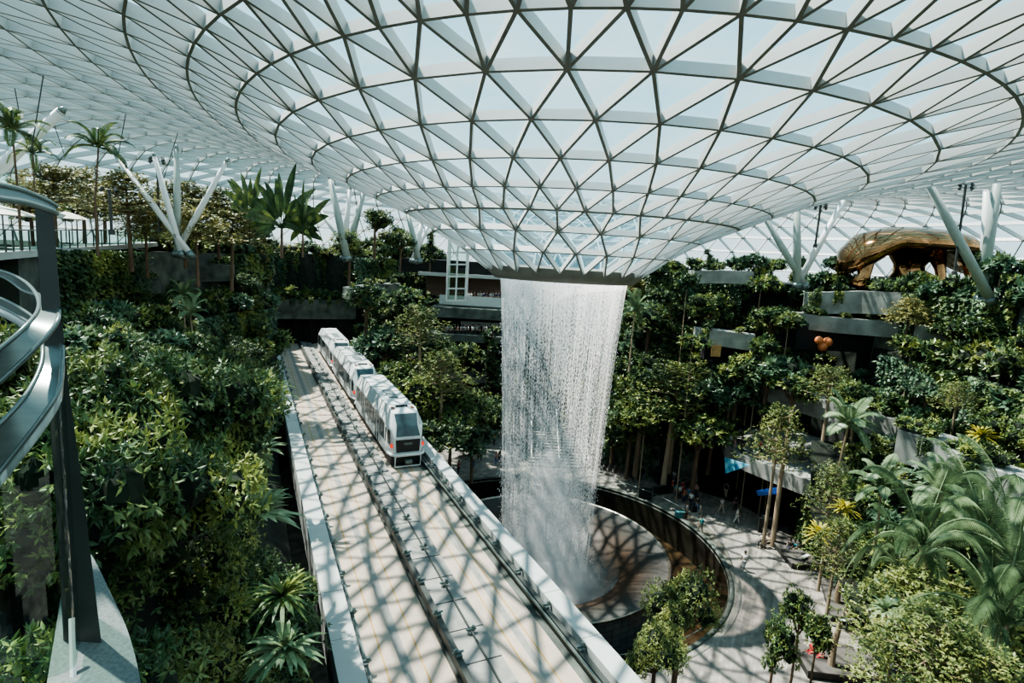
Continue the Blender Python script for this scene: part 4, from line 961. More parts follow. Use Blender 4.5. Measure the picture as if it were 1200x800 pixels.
# middle hanging slope above train (430-590)
for i, (px, py, Y, H, kd) in enumerate(((440, 235, 72, 7, 'round_dark'), (470, 262, 74, 6, 'round_dark'), (505, 268, 80, 6, 'column'), (410, 262, 68, 7, 'round_mid'), (372, 300, 112, 7, 'round_mid'), (430, 320, 66, 8, 'round_dark'), (480, 325, 68, 9, 'round_mid'), (495, 370, 62, 9, 'layer_lime'), (450, 370, 64, 9, 'round_blue'), (520, 425, 56, 9, 'layer_lime'), (545, 440, 58, 8, 'round_dark'), (490, 430, 56, 8, 'round_mid'), (530, 470, 54, 7, 'round_mid'), (565, 452, 62, 8, 'round_dark'), (470, 410, 60, 8, 'round_dark'), (545, 395, 70, 6, 'round_mid'), (512, 385, 66, 8, 'round_dark'), (575, 390, 72, 9, 'column'), (430, 385, 72, 7, 'round_mid'), (510, 480, 50, 7, 'round_dark'), (556, 490, 58, 7, 'round_blue'))):
    hp(TR[kd], i, px, py, Y, H, 6.2, '%s tree between the train and the waterfall, %s' % ({'r': 'bushy', 'c': 'slender upright', 'l': 'flat tiered'}[kd[0]], ['beneath the canopy edge', 'left of the lift shaft', 'touching the lift shaft', 'below the leaning columns', 'above the tunnel lintel', 'right of the tunnel', 'in front of the dark terrace', 'with yellow green tiers', 'beside the rear car', 'nearest the front car roof', 'overlapping the dark cafe level', 'beside the middle car', 'low beside the front car', 'left of the falling water', 'above the middle car', 'on the far planter', 'below the lift', 'narrow one touching the water', 'right above the rear car', 'lowest beside the track', 'near the far plaza'][i]), 'slope_tree', widen=1.1)
# trees right of the waterfall down to the plaza
for i, (px, py, Y, H, kd) in enumerate(((755, 440, 60, 11, 'round_mid'), (790, 440, 60, 12, 'layer_lime'), (822, 470, 58, 10, 'round_mid'), (742, 468, 62, 9, 'round_dark'), (724, 455, 66, 9, 'column'), (840, 460, 60, 9, 'round_dark'), (800, 425, 62, 9, 'round_blue'), (765, 400, 64, 9, 'round_dark'), (735, 430, 66, 9, 'round_dark'), (860, 430, 58, 8, 'round_blue'), (870, 400, 58, 8, 'round_mid'), (905, 400, 56, 9, 'round_blue'), (790, 350, 66, 8, 'column'), (765, 340, 68, 9, 'round_dark'), (905, 345, 60, 8, 'round_dark'), (835, 335, 64, 7, 'round_mid'), (935, 425, 54, 7, 'round_mid'), (975, 440, 50, 6, 'layer_lime'), (1010, 435, 48, 6, 'round_dark'))):
    hp(TR[kd], i, px, py, Y, H, 6.2, '%s tree right of the waterfall, %s' % ({'r': 'bushy', 'c': 'slender upright', 'l': 'flat tiered'}[kd[0]], ['over the stage chairs', 'with a tall bare trunk above the crowd', 'left of the balcony', 'nearest the stage', 'touching the water edge', 'above the balcony corner', 'with large pale leaves', 'below the canopy tip', 'halfway up by the water', 'left of the long planter wall', 'under the wooden sign', 'beside the thin trunks', 'narrow near the oculus', 'highest beside the oculus', 'on the upper terrace left of the wall', 'on the upper ledge', 'above the long planter wall', 'with yellow tiers above the planter', 'right of the yellow tiered one'][i]), 'slope_tree', widen=1.15)
# lower right foreground
hp(TR['fine_lime'], 0, 805, 658, 27, 10.5, 7.2, 'bright leafy tree in front of the pool edge at the bottom', 'plaza_tree', widen=.68)
hp(TR['fine_lime'], 1, 775, 730, 24, 7, 7.2, 'second bright leafy crown lower left of the pool edge tree', 'plaza_tree', widen=.75)
hp(TR['layer_lime'], 0, 915, 478, 47, 12, 6.8, 'flat topped yellow green tree in front of the balcony', 'tiered_tree', widen=.62)
hp(TR['layer_lime'], 1, 980, 548, 38, 9, 6.8, 'tiered yellow green tree right of the blue tarp', 'tiered_tree', widen=.62)
hp(TR['layer_lime'], 0, 985, 612, 32, 8, 6.8, 'tiered yellow green tree above the bench', 'tiered_tree', widen=.68)
hp(TR['round_mid'], 0, 945, 672, 30, 7, 6.2, 'thin trunked tree beside the seated group, bottom right', 'plaza_tree', widen=.5)
hp(TR['round_dark'], 0, 965, 700, 27, 6, 6.2, 'small dark leafed tree at the bottom near the red shirts', 'plaza_tree', widen=.45)
hp(TR['round_mid'], 1, 915, 710, 28, 6, 6.2, 'pale feathery tree over the paving, bottom', 'plaza_tree', widen=.6)
for i, (px, py, Y, H, w_) in enumerate(((1062, 672, 24, 9, .9), (1120, 690, 22, 9, 1.1), (1062, 745, 21, 7, .8), (1095, 720, 19, 7, 1.0), (1150, 755, 18, 6, 1.0))):
    hp(TR['layer_lime'], i, px, py, Y, H, 6.8, 'spreading yellow green tree at the bottom right, %s' % ['with its crown left of the palms', 'under the lowest big frond', 'behind the green post', 'lowest in the middle', 'in the bottom corner'][i], 'tiered_tree', widen=w_)
for i, (px, py, Y, H, w_) in enumerate(((1090, 560, 25, 9, 1), (1175, 545, 24, 10, 1), (1060, 600, 27, 8, .75), (1195, 640, 20, 9, 1), (1215, 560, 21, 10, 1))):
    hp(PALM['big'], i, px, py, Y, H, 5.5, 'large arching feather palm at the right, %s' % ['left of the pair', 'highest of the group', 'smallest and furthest left', 'lowest by the picture edge', 'rightmost, half out of view'][i], 'palm_tree', 'palm', widen=w_*.55)
for i, (px, py, Y, H, w_) in enumerate(((995, 470, 42, 8, .75), (1005, 480, 44, 7, .6), (745, 345, 60, 8, .6), (215, 330, 45, 5, .7), (225, 350, 42, 5, .7), (1105, 545, 30, 7, .8), (1040, 545, 32, 6, .7))):
    hp(PALM['feather'], i, px, py, Y, H, 5.4, 'small feathery palm %s' % ['in front of the long planter wall', 'behind the planter wall palm', 'on a thin trunk beside the water', 'on the left terrace', 'below the left terrace palm', 'over the right concrete wall', 'left of the right concrete wall'][i], 'palm_tree', 'palm', widen=w_)
for i, (px, py, Y, s_) in enumerate(((275, 560, 18, 1.8), (300, 590, 17, 1.8), (330, 680, 14, 1.3), (300, 520, 22, 2), (250, 520, 22, 1.8), (335, 740, 13, 1.2), (310, 450, 30, 2.2))):
    p = at(px, py, Y); plant('spiky_cycad', SP[i % 2], (p.x, p.y, p.z-.6), s_, 'spiky cycad rosette on the bank beside the track, %s' % ['beside the left parapet', 'just below the first', 'low near the parapet', 'up the bank', 'left up the bank', 'lowest of all', 'furthest away'][i], 'cycads on the bank', cat='plant')
for i, (px, py, Y, s_) in enumerate(((960, 620, 34, 1.6), (990, 590, 35, 1.4), (1150, 505, 36, 1.5), (1040, 705, 22, 1.1))):
    p = at(px, py, Y); plant('golden_fern', SP[2 if i != 3 else 1], (p.x, p.y, p.z-.5), s_, 'golden fern clump %s' % ['beside the bench', 'above the bench trees', 'behind the big palms', 'near the green post'][i], 'golden ferns', cat='plant')
# extra lower right planting mass on the slope
ns = 0; tries = 0; RC = random.Random(21)
while ns < 110 and tries < 9000:
    tries += 1
    px, py = RC.uniform(930, 1215), RC.uniform(520, 800); Y = 46-(py-500)*.082+RC.uniform(-2, 3); p = at(px, py, Y)
    if px < 1000+(py-640)*.55 and py > 590: continue
    if px < 985 and py < 600: continue
    if any((p-q).length < 1.5 for q in pl3) if 'pl3' in globals() else False: continue
    globals().setdefault('pl3', []).append(p)
    kd = RC.choice(('dark', 'mid', 'blue', 'dark', 'lime', 'mid'))
    plant('slope_shrub', RC.choice(SH[kd]), (p.x, p.y, p.z-1), RC.uniform(.9, 1.4), '%s shrub under the palms on the lower right slope' % LK[kd], '%s shrubs on the lower right slope' % LK[kd], cat='shrub'); ns += 1
print('plants', cnt)
# slope under lower right planting
sb = MB(); G = []
for i in range(9):
    for j in range(12):
        px = 960+max(0, 500+i*42-590)*.52+j*26; py = 500+i*42; Y = 49-(py-500)*.082; p = at(px, py, Y); sb.v.append((p.x, p.y+1.0, p.z-1.6))
for i in range(8):
    for j in range(11): a = i*12+j; sb.f.append((a, a+1, a+13, a+12)); sb.mi.append(0)
struct(sb, 'planted_slope', M['soil'], 'dark planted slope under the palms at the lower right', 'slope', True)
# ------------------------------------------------------------------ columns, cables, lamps
def pole(px0, py0, px1, py1, Y, r0, r1, name, label, cat, mat='white', Y1=None):
    a, b = at(px0, py0, Y), at(px1, py1, Y1 or Y)
    if b.z > 23.9: b = a+(b-a)*((a.z-23.9)/(a.z-b.z))
    mb = MB(); o = b; mb.tube([a-o, (a+b)/2-o, b-o], [r0*.7, (r0+r1)/2, r1], 14)
    root = empty(name, o); mb.build('shaft', M[mat], root, True)
    mb = MB(); d = (a-b).normalized(); mb.tube([a-o-d*.1, a-o+d*.35], [r0*.75, r0*.35], 10); mb.build('cap', M['steel'], root, True)
    mb = MB(); mb.tube([d*-.3, d*.25], [r1*1.25, r1*1.25], 12); mb.build('base', M['steel'], root, True)
    return tag(root, label, cat)
M['palegreen'] = simple('pale grey green painted steel', (.36, .42, .39), .4, var=.1)
for (a, b, c, d, Y, r, mt_, lab) in (
    (72, 130, -20, 215, 42, .45, 'white', 'thick white tube column leaning at the upper left edge'),
    (207, 175, 208, 262, 44, .26, 'palegreen', 'vertical grey green column in the upper left garden'),
    (265, 190, 222, 268, 44, .22, 'white', 'white column leaning right behind the golden trees'),
    (137, 184, 196, 262, 43, .22, 'white', 'white column leaning left behind the golden trees'),
    (181, 184, 203, 262, 43, .22, 'white', 'steep white column beside the dark lamp post'),
    (387, 210, 396, 252, 66, .42, 'palegreen', 'grey green column right of the fan palms'),
    (410, 222, 404, 284, 70, .34, 'white', 'thin white column right of the fan palms'),
    (426, 226, 414, 270, 72, .42, 'palegreen', 'grey green column leaning right beneath the funnel'),
    (372, 243, 390, 268, 70, .3, 'white', 'short white leaning column above the tunnel'),
    (478, 250, 486, 286, 76, .42, 'palegreen', 'grey green column left of the lift shaft'),
    (494, 262, 489, 290, 78, .4, 'white', 'pale column touching the canopy left of the lift'),
    (502, 265, 490, 290, 79, .3, 'white', 'second pale leaning column left of the lift'),
    (893, 250, 918, 292, 62, .36, 'palegreen', 'grey column leaning left under the right canopy'),
    (934, 234, 934, 295, 62, .42, 'palegreen', 'vertical grey green column left of the bronze pavilion'),
    (990, 232, 956, 294, 64, .36, 'white', 'white column leaning right behind the bronze pavilion'),
    (1080, 200, 1147, 325, 46, .36, 'palegreen', 'long grey green column leaning in front of the bronze pavilion'),
    (1173, 188, 1156, 303, 48, .40, 'palegreen', 'thick grey green column at the right of the pavilion'),
    (1156, 222, 1154, 300, 54, .36, 'white', 'white column behind the thick grey green one')):
    pole(a, b, c, d, Y, r, r, 'leaning_column', lab, 'column', mt_)
def lamp(px0, py0, px1, py1, Y, label, heads=4):
    a, b = at(px0, py0, Y), at(px1, py1, Y); root = empty('lamp_post', b); mb = MB(); mb.tube([Vector((0, 0, 0)), a-b], .09 if Y < 50 else .11, 8); mb.build('pole', M['darksteel'], root)
    mb = MB(); mb.lathe([(.2, 0), (.2, .3), (.1, .35)], 12); mb.build('base', M['darksteel'], root)
    for k in range(heads):
        sg = -1 if k % 2 else 1; p = (a-b)*(1-.04*(k//2)); mb = MB(); mb.tube([p, p+Vector((sg*.4, 0, .05))], .03, 6); mb.tube([p+Vector((sg*.4, 0, .15)), p+Vector((sg*.55, -.1, -.12))], [.09, .13], 8); mb.build('spotlight', M['darksteel'], root)
    tag(root, label, 'lamp post')
lamp(1132, 216, 1118, 322, 46, 'black lamp post in front of the bronze pavilion'); lamp(962, 240, 955, 290, 56, 'black spotlight mast left of the bronze pavilion', 6)
lamp(184, 186, 187, 272, 44, 'tall black post in the upper left garden'); lamp(128, 222, 131, 275, 38, 'shorter dark post behind the walkway', 2)
lamp(1052, 745, 1048, 790, 20, 'dark green post among the bottom right trees', 0)
for (a, b, c, d, Y, lab) in ((66, -5, 37, 175, 34, 'long thin suspension cable at the upper left'), (162, 55, 137, 190, 44, 'thin cable right of the drooping palm'), (5, 35, 24, 140, 40, 'faint cable at the far left edge'), (222, 112, 190, 215, 50, 'thin cable near the vertical grey column'), (48, 100, 75, 180, 50, 'short thin cable behind the left palms')):
    mb = MB(); p, q = at(a, b, Y), at(c, d, Y); mb.tube([p, q], .035, 5); tag(mb.build('suspension_cable', M['darksteel']), lab, 'cable')
# ------------------------------------------------------------------ left walkway deck
dk = empty('garden_walkway', (-30, 42, 24)); tag(dk, 'raised pale walkway with green glass balustrade at the left', 'walkway'); DO = -Vector((-30, 42, 24))
DP = []
for t in range(13):
    f_ = t/12; px = -40+225*f_; Y = 26+24*f_; ztop = at(px, 295.5-11.5*max(0, (px))/185, Y); DP.append(ztop)
mb = MB(); V = []
for p in DP:
    h = .4+.0*p.y; b_ = Vector((-6, 6, 0)); V += [p+DO, p+DO-Vector((0, 0, max(.32, .55-.004*p.y))), p+DO+b_-Vector((0, 0, .55)), p+DO+b_]
fs = [(i*4+k, i*4+(k+1) % 4, i*4+4+(k+1) % 4, i*4+4+k) for i in range(12) for k in range(4)]+[(0, 1, 2, 3), (51, 50, 49, 48)]
mb.add(V, fs); mb.build('deck_slab', M['conc_light'], dk)
for i in range(12):
    p, q = DP[i]+DO, DP[i+1]+DO
    for h in (0,): 
        mb = MB(); hz = 1.12; mb.add([p+Vector((0, 0, .05)), q+Vector((0, 0, .05)), q+Vector((0, 0, hz)), p+Vector((0, 0, hz))], [(0, 1, 2, 3)]); mb.build('glass_panel', M['rail_glass'], dk)
    for f_ in (0, .5): 
        pp = p.lerp(q, f_); mb = MB(); mb.tube([pp, pp+Vector((0, 0, 1.2))], .05, 6); mb.build('post', M['darksteel'], dk)
mb = MB()
for i in range(12): mb.tube([DP[i]+DO+Vector((0, 0, 1.2)), DP[i+1]+DO+Vector((0, 0, 1.2))], .04, 6)
mb.build('handrail', M['steel'], dk)
def parasol(px, py, Y, r, label):
    p = at(px, py, Y); root = empty('parasol', (p.x, p.y, p.z-2.4)); mb = MB(); mb.lathe([(.02, 2.5), (r*.5, 2.3), (r, 1.95), (r*.98, 1.93), (.02, 2.4)], 8); mb.build('canopy', M['fabric'], root)
    mb = MB(); mb.tube([(0, 0, 0), (0, 0, 2.5)], .04, 8); mb.build('pole', M['darksteel'], root); mb = MB(); mb.lathe([(.35, 0), (.35, .08), (.05, .12)], 16); mb.build('base', M['darksteel'], root); tag(root, label, 'parasol')
parasol(2, 243, 36, 1.9, 'cream parasol behind the walkway at the left edge'); parasol(76, 249, 44, 1.6, 'pale parasol behind the foreground post')
# upper glass lookout at far left
lk = empty('garden_lookout', at(30, 235, 42)); tag(lk, 'small glass sided lookout deck above the parasols', 'lookout'); LO = -lk.location
a, b = at(-10, 232, 42), at(52, 230, 42); mb = MB(); mb.beam(a+LO, b+LO, 3, .3); mb.build('deck_slab', M['conc_light'], lk)
for i in range(5):
    p = a.lerp(b, i/5)+LO+Vector((0, -1.4, 0)); q = a.lerp(b, (i+1)/5)+LO+Vector((0, -1.4, 0)); mb = MB(); mb.add([p, q, q+Vector((0, 0, 1.5)), p+Vector((0, 0, 1.5))], [(0, 1, 2, 3)]); mb.build('glass_panel', M['rail_glass'], lk)
# ------------------------------------------------------------------ bronze pavilion
bz = empty('bronze_pavilion', (44.2, 64, 24.3)); tag(bz, 'large polished bronze mirrored pavilion with arched openings on the upper right', 'pavilion')
prof = [(3.4, 0), (2.6, .8), (1.9, 1.8), (1.9, 2.8), (2.6, 3.8), (4.2, 4.6), (6.2, 4.9), (8.0, 4.7), (8.6, 5.1), (8.2, 5.9), (6.5, 6.7), (4, 7.2), (0.02, 7.4)]
mb = MB(); SG = 72
for i, (r, z) in enumerate(prof):
    for k in range(SG):
        a = 2*PI*k/SG; c_ = math.cos(a); zz = z; rr = r
        if i >= 6 and i <= 10:
            dr_ = max(0, abs(c_)-.55)/.45; wgt = {6: .9, 7: 1, 8: .95, 9: .55, 10: .15}[i]; zz = z-dr_**1.2*3.6*wgt*(1 if c_ < 0 else .8); rr = r+dr_*.6
        mb.v.append((rr*c_, rr*math.sin(a)*.75, zz))
for i in range(len(prof)-1):
    for k in range(SG): mb.f.append((i*SG+k, i*SG+(k+1) % SG, (i+1)*SG+(k+1) % SG, (i+1)*SG+k)); mb.mi.append(0)
mb.build('shell', M['bronze'], bz, True)
for (x, w_, lbl) in ((-6.6, 1.1, 0), (6.4, 1.0, 0), (2.6, .8, 0)):
    mb = MB(); mb.tube([(x*1.12, -2.5, -.3), (x*1.05, -2.4, 1.2), (x, -2, 2.6), (x*.98, -1, 4.4)], [w_*1.2, w_*.7, w_*.8, w_*1.5], 16); mb.build('leg', M['bronze'], bz, True)
mb = MB(); mb.tube([(-2.8, -4, .4), (-1.6, -4.4, .9), (0, -4.5, .3)], [.6, .75, .5], 14); mb.tube([(-2.6, -4.2, 1.6), (-1.0, -4.5, 1.9), (.6, -4.2, 1.4)], [.3, .35, .3], 10); mb.build('slide_lip', M['bronze'], bz, True)
mb = MB(); mb.box((0, -5.6, .6), (15, .05, .04)); mb.box((0, -5.6, 1.1), (15, .06, .05))
for k in range(16): mb.box((-7.5+k, -5.6, .55), (.05, .05, 1.1))
mb.build('railing', M['steel'], bz); bz.scale = (.88, .8, .9)
# ------------------------------------------------------------------ far terraces: lift, cafe levels, stairs
lf = empty('glass_lift_shaft', at(533, 352, 76)); tag(lf, 'tall glass lift shaft in a white steel frame left of the waterfall', 'lift'); FO = -lf.location
a, b = at(523, 352, 76)+FO, at(545, 352, 76)+FO; zt = (at(523, 281, 76)-at(523, 352, 76)).z
mb = MB(); 
for p in (a, b, a+Vector((0, 2.2, 0)), b+Vector((0, 2.2, 0)), (a+b)/2): mb.tube([p, p+Vector((0, 0, zt))], .12 if p is not (a+b)/2 else .06, 6)
for k in range(6): z = zt*k/5; mb.beam(a+Vector((0, 0, z+.1)), b+Vector((0, 0, z+.1)), .15, .2)
mb.build('frame', M['white'], lf)
mb = MB(); mb.add([a, b, b+Vector((0, 0, zt)), a+Vector((0, 0, zt))], [(0, 1, 2, 3)]); mb.build('glass_wall', M['near_glass'], lf)
def slab(x0, x1, yt, yb, Y, depth, mat, name, label, cat='terrace'):
    a, b, c = at(x0, yt, Y), at(x1, yt, Y), at(x0, yb, Y); mb = MB(); mb.box(((a.x+b.x)/2, Y+depth/2, (a.z+c.z)/2), (b.x-a.x, depth, a.z-c.z)); return tag(mb.build(name, M[mat]), label, cat, kind='structure')
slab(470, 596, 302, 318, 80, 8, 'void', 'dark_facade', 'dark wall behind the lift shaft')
slab(490, 596, 318, 322, 79, 8, 'conc_light', 'pale_fascia', 'pale floor edge behind the lift shaft')
slab(500, 596, 322, 345, 82, 6, 'wood', 'cafe_back_wall', 'warm brown lit wall behind the upper terrace') if M.setdefault('wood', simple('brown timber', (.12, .07, .045), .6, scale=1, sc=(.1, .1, 4))) else None
slab(515, 600, 345, 356, 77.5, .12, 'frost', 'glass_balustrade', 'frosted balustrade of the upper far terrace') if M.setdefault('frost', simple('frosted white glass', (.55, .60, .58), .3, var=.1)) else None
slab(505, 604, 359, 371, 76, 6, 'conc_dark', 'planter_slab', 'dark green planter edge on the far terrace')
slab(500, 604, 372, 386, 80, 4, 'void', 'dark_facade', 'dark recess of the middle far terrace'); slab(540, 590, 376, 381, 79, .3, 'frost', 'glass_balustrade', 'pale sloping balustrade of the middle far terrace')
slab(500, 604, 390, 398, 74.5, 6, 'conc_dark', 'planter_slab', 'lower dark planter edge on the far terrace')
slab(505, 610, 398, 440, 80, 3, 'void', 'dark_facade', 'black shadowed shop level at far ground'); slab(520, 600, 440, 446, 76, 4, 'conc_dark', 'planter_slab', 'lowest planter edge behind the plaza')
st = empty('grand_staircase', (6, 66, 0)); tag(st, 'wide pale stone stairs seen through the falling water', 'stairs')
for k in range(22): mb = MB(); mb.box((0.6, k*.5, .11+k*.22), (7.5, .5, .22+.0)); mb.box((.6, k*.5+.25, k*.11), (7.5, .5, max(.05, k*.22))); mb.build('step', M['concrete'], st)
for x in (-2.8, .6, 4.2): mb = MB(); mb.tube([(x, -.3, 1.2), (x, 10.8, 6.0)], .09, 8); mb.tube([(x, -.3, 0), (x, -.3, 1.2)], .06, 8); mb.tube([(x, 10.8, 4.8), (x, 10.8, 6.0)], .06, 8); mb.build('handrail', M['white'], st)
# stage furniture
M['seatgrey'] = simple('worn grey black seat', (.07, .075, .08), .5)
M['palemetal'] = simple('pale metal tube', (.45, .46, .46), .35, metal=.4)
def make_chair():
    root = empty('folding_chair'); 
    mb = MB(); mb.box((0, 0, .45), (.5, .45, .06)); mb.build('seat', M['seatgrey'], root)
    mb = MB(); mb.box((0, .22, .75), (.45, .05, .4)); mb.build('backrest', M['black'], root)
    for sx_ in (-1, 1):
        for sy in (-1, 1): mb = MB(); mb.tube([(sx_*.2, sy*.2, 0), (sx_*.2, sy*.15, .45 if sy < 0 else .9)], .03, 6); mb.build('leg', M['palemetal'], root)
    return root
ch = make_chair(); k = 0; A0 = onz(684, 548); B0 = onz(748, 566)
for row in range(4):
    for i in range(11):
        p = A0.lerp(B0, i/10)+Vector((.35, 1.0, 0))*row*1.0
        o = ch if k == 0 else copy_tree(ch); o.location = (p.x, p.y, 0); o.rotation_euler = (0, 0, -.45+PI); k += 1
        tag(o, 'black folding chair in the %s row beside the pool stage' % ['front', 'second', 'third', 'back'][row], 'chair', 'folding chairs in the %s row' % ['front', 'second', 'third', 'back'][row])
def blackbox(px, py, w_, d_, h_, rz_, name, label, cat, mat='black', z=0):
    p = onz(px, py, z); root = empty(name, p, rz_); mb = MB(); mb.box((0, 0, h_/2), (w_, d_, h_)); mb.build('body', M[mat], root)
    mb = MB()
    for sx_ in (-1, 1):
        for sy in (-1, 1): mb.tube([(sx_*w_/2, sy*d_/2, 0), (sx_*w_/2, sy*d_/2, h_+.05)], .03, 6)
    for sy in (-1, 1): mb.tube([(-w_/2, sy*d_/2, h_), (w_/2, sy*d_/2, h_)], .03, 6)
    mb.build('edge_frame', M['steel'], root); return tag(root, label, cat)
blackbox(756, 584, 1.4, .8, 1.1, -.3, 'equipment_case', 'black equipment case at the stage corner by the pool rim', 'case'); blackbox(774, 579, 2.6, .3, 1.0, .5, 'stage_barrier', 'low black barrier panel beside the equipment case', 'barrier')
blackbox(772, 566, .8, .8, 1.9, .2, 'loudspeaker', 'tall black loudspeaker behind the stage barrier', 'speaker'); blackbox(782, 572, .7, .7, 1.6, .2, 'loudspeaker', 'shorter black loudspeaker nearest the crowd', 'speaker')
blackbox(812, 599, .6, .5, .8, .2, 'trolley_case', 'small black suitcase beside the couple near the pool', 'case'); blackbox(797, 606, .9, .6, .6, .2, 'stroller', 'teal pushchair beside the pool edge', 'stroller', 'teal')
# bench planters right
def bench(px0, py0, px1, py1, w_, h_, label):
    a, b = onz(px0, py0), onz(px1, py1); d = (b-a); root = empty('plaza_bench', a.lerp(b, .5), math.atan2(d.y, d.x)); L2_ = d.length
    mb = MB(); mb.box((0, 0, h_/2-.04), (L2_-.1, w_-.1, h_-.08)); mb.build('plinth', M['black'], root); mb = MB(); mb.box((0, 0, h_), (L2_, w_, .1)); mb.build('seat_top', simple('dark stone bench top', (.11, .10, .09), .7), root)
    tag(root, label, 'bench')
bench(905, 622, 945, 668, 2.6, .5, 'long low dark stone bench along the paving, right of the pool'); bench(985, 690, 1000, 735, 3.0, .5, 'dark stone bench platform under the lower right trees'); bench(960, 760, 985, 800, 4.0, .5, 'dark stone bench platform at the bottom with the seated group')
blackbox(897, 623, 1.5, .8, 1.5, -.3, 'bench_cabinet', 'black cabinet at the end of the long bench', 'cabinet')
for i, (px, py, Yh) in enumerate(((905, 640, 13), (995, 705, 3.5), (980, 713, 3), (973, 788, 3.5), (783, 570, 9))):
    p = onz(px, py); mb = MB(); mb.tube([(0, 0, 0), (0, .1, Yh*.5), (.15, 0, Yh)], [.24, .2, .14], 10); o = mb.build('planted_trunk', M['palebark'], loc=p); tag(o, 'bare pale tree trunk %s' % ['tall beside the bench cabinet', 'behind the white table', 'left of the white table', 'at the bottom beside the seated group', 'tall behind the stage speakers'][i], 'tree trunk')
for i, (px, py) in enumerate(((942, 661), (987, 699), (993, 712), (991, 737))):
    p = onz(px, py); root = empty('side_table', p, rnd.uniform(0, 1)); mb = MB(); mb.box((0, 0, .75), (1.1, .3, .05)); mb.build('table_top', M['white'], root); mb = MB(); mb.tube([(0, 0, 0), (0, 0, .75)], .05, 8); mb.build('leg', M['steel'], root); tag(root, 'small white table %s' % ['at the end of the long bench', 'beside the pale trunk', 'in front of the pale trunk', 'beside the seated person in the shade'][i], 'table')
# orange sculpture and wooden hanging sign
p = at(965, 398, 57.5); root = empty('orange_sculpture', (p.x, p.y, p.z-1)); tag(root, 'orange rounded sculpture in the dark opening, upper right', 'sculpture')
for (dx, dz, r) in ((-.45, .9, .45), (.45, .8, .5), (0, .3, .5)): mb = MB(); mb.lathe([(.01, r), (r*.7, r*.7), (r, 0), (r*.7, -r*.7), (.01, -r)], 16, c=(dx, 0, dz)); mb.build('lobe', M['orange'], root, True)
p = at(839, 411, 58); mb = MB(); mb.box((0, 0, 0), (1.0, .12, 1.2)); mb.box((0, 0, .7), (.06, .06, .4)); tag(mb.build('hanging_sign', simple('honey wood', (.42, .24, .09), .6), loc=p), 'square honey coloured wooden sign hanging in the dark opening', 'sign')
# ------------------------------------------------------------------ people
def skin_mesh(verts, edges, rad, name, lev=1):
    me = bpy.data.meshes.new(name); me.from_pydata(verts, edges, []); o = bpy.data.objects.new(name, me); col.objects.link(o)
    sk = o.modifiers.new('s', 'SKIN'); sb_ = o.modifiers.new('u', 'SUBSURF'); sb_.levels = lev; sb_.render_levels = lev
    for i, r in enumerate(rad):
        me.skin_vertices[0].data[i].radius = (r if isinstance(r, tuple) else (r, r)); me.skin_vertices[0].data[i].use_root = (i == 0)
    dg = bpy.context.evaluated_depsgraph_get(); dg.update(); nm = bpy.data.meshes.new_from_object(o.evaluated_get(dg)); nm.name = name
    bpy.data.objects.remove(o); bpy.data.meshes.remove(me); nm.polygons.foreach_set('use_smooth', [True]*len(nm.polygons)); return nm
def ensure_skin(me): pass
def person_meshes(pose):
    # pelvis, waist, chest, neck, head0, head1 ; arms ; legs
    if pose == 'sit': pz = .52
    else: pz = .95
    V = [(0, 0, pz), (0, 0, pz+.18), (0, 0, pz+.40), (0, 0, pz+.52), (0, -.02, pz+.62), (0, -.02, pz+.74)]
    E = [(0, 1), (1, 2), (2, 3), (3, 4), (4, 5)]; Rd = [(.15, .11), (.13, .10), (.16, .11), (.055, .055), (.085, .095), (.075, .085)]
    sw = {'stand': .03, 'walk': .22, 'sit': .1, 'phone': .02}[pose]
    for sg in (-1, 1):
        b = len(V); ph = sg*sw
        if pose == 'phone': arm = [(sg*.19, 0, pz+.44), (sg*.24, -.06, pz+.20), (sg*.12, -.30, pz+.30), (sg*.07, -.36, pz+.36)]
        elif pose == 'sit': arm = [(sg*.19, 0, pz+.44), (sg*.25, -.05, pz+.18), (sg*.15, -.28, pz+.12), (sg*.12, -.34, pz+.12)]
        else: arm = [(sg*.19, 0, pz+.44), (sg*.25, ph*.5, pz+.16), (sg*.25, ph*1.0-.05, pz-.08), (sg*.25, ph*1.1-.08, pz-.16)]
        V += arm; E += [(2, b), (b, b+1), (b+1, b+2), (b+2, b+3)]; Rd += [.062, .048, .036, .04]
        b = len(V)
        if pose == 'sit': leg = [(sg*.10, -.02, pz), (sg*.12, -.45, pz), (sg*.12, -.47, .09), (sg*.12, -.62, .04)]
        else: leg = [(sg*.10, 0, pz-.08), (sg*.11, -ph*.6, .50), (sg*.11, -ph*1.2+.04, .08), (sg*.12, -ph*1.2-.12, .035)]
        V += leg; E += [(0, b), (b, b+1), (b+1, b+2), (b+2, b+3)]; Rd += [.095, .065, .045, .04]
    body = skin_mesh(V, E, Rd, 'body')
    # clothes: slightly thicker shells over torso/arms and legs
    sV = V[0:4]+[V[6], V[7], V[14], V[15]]; 
    shirt = skin_mesh([V[0], V[1], V[2], V[6], tuple(.4*a+.6*b for a, b in zip(V[6], V[7])), V[14], tuple(.4*a+.6*b for a, b in zip(V[14], V[15]))], [(0, 1), (1, 2), (2, 3), (3, 4), (2, 5), (5, 6)], [(.175, .13), (.155, .12), (.18, .13), .078, .066, .078, .066], 'shirt')
    tro = skin_mesh([V[0], V[10], V[11], V[12], V[18], V[19], V[20]], [(0, 1), (1, 2), (2, 3), (0, 4), (4, 5), (5, 6)], [(.165, .125), .11, .08, .06, .11, .08, .06], 'trousers')
    mb = MB(); c = (0, .0, pz+.72); mb.lathe([(.01, .125), (.07, .105), (.105, .04), (.108, -.03), (.09, -.06)], 14, c=(0, .0, pz+.725)); hair = mkmesh(mb, 'hair', [M['hair']])
    return body, shirt, tro, hair
PM = {}
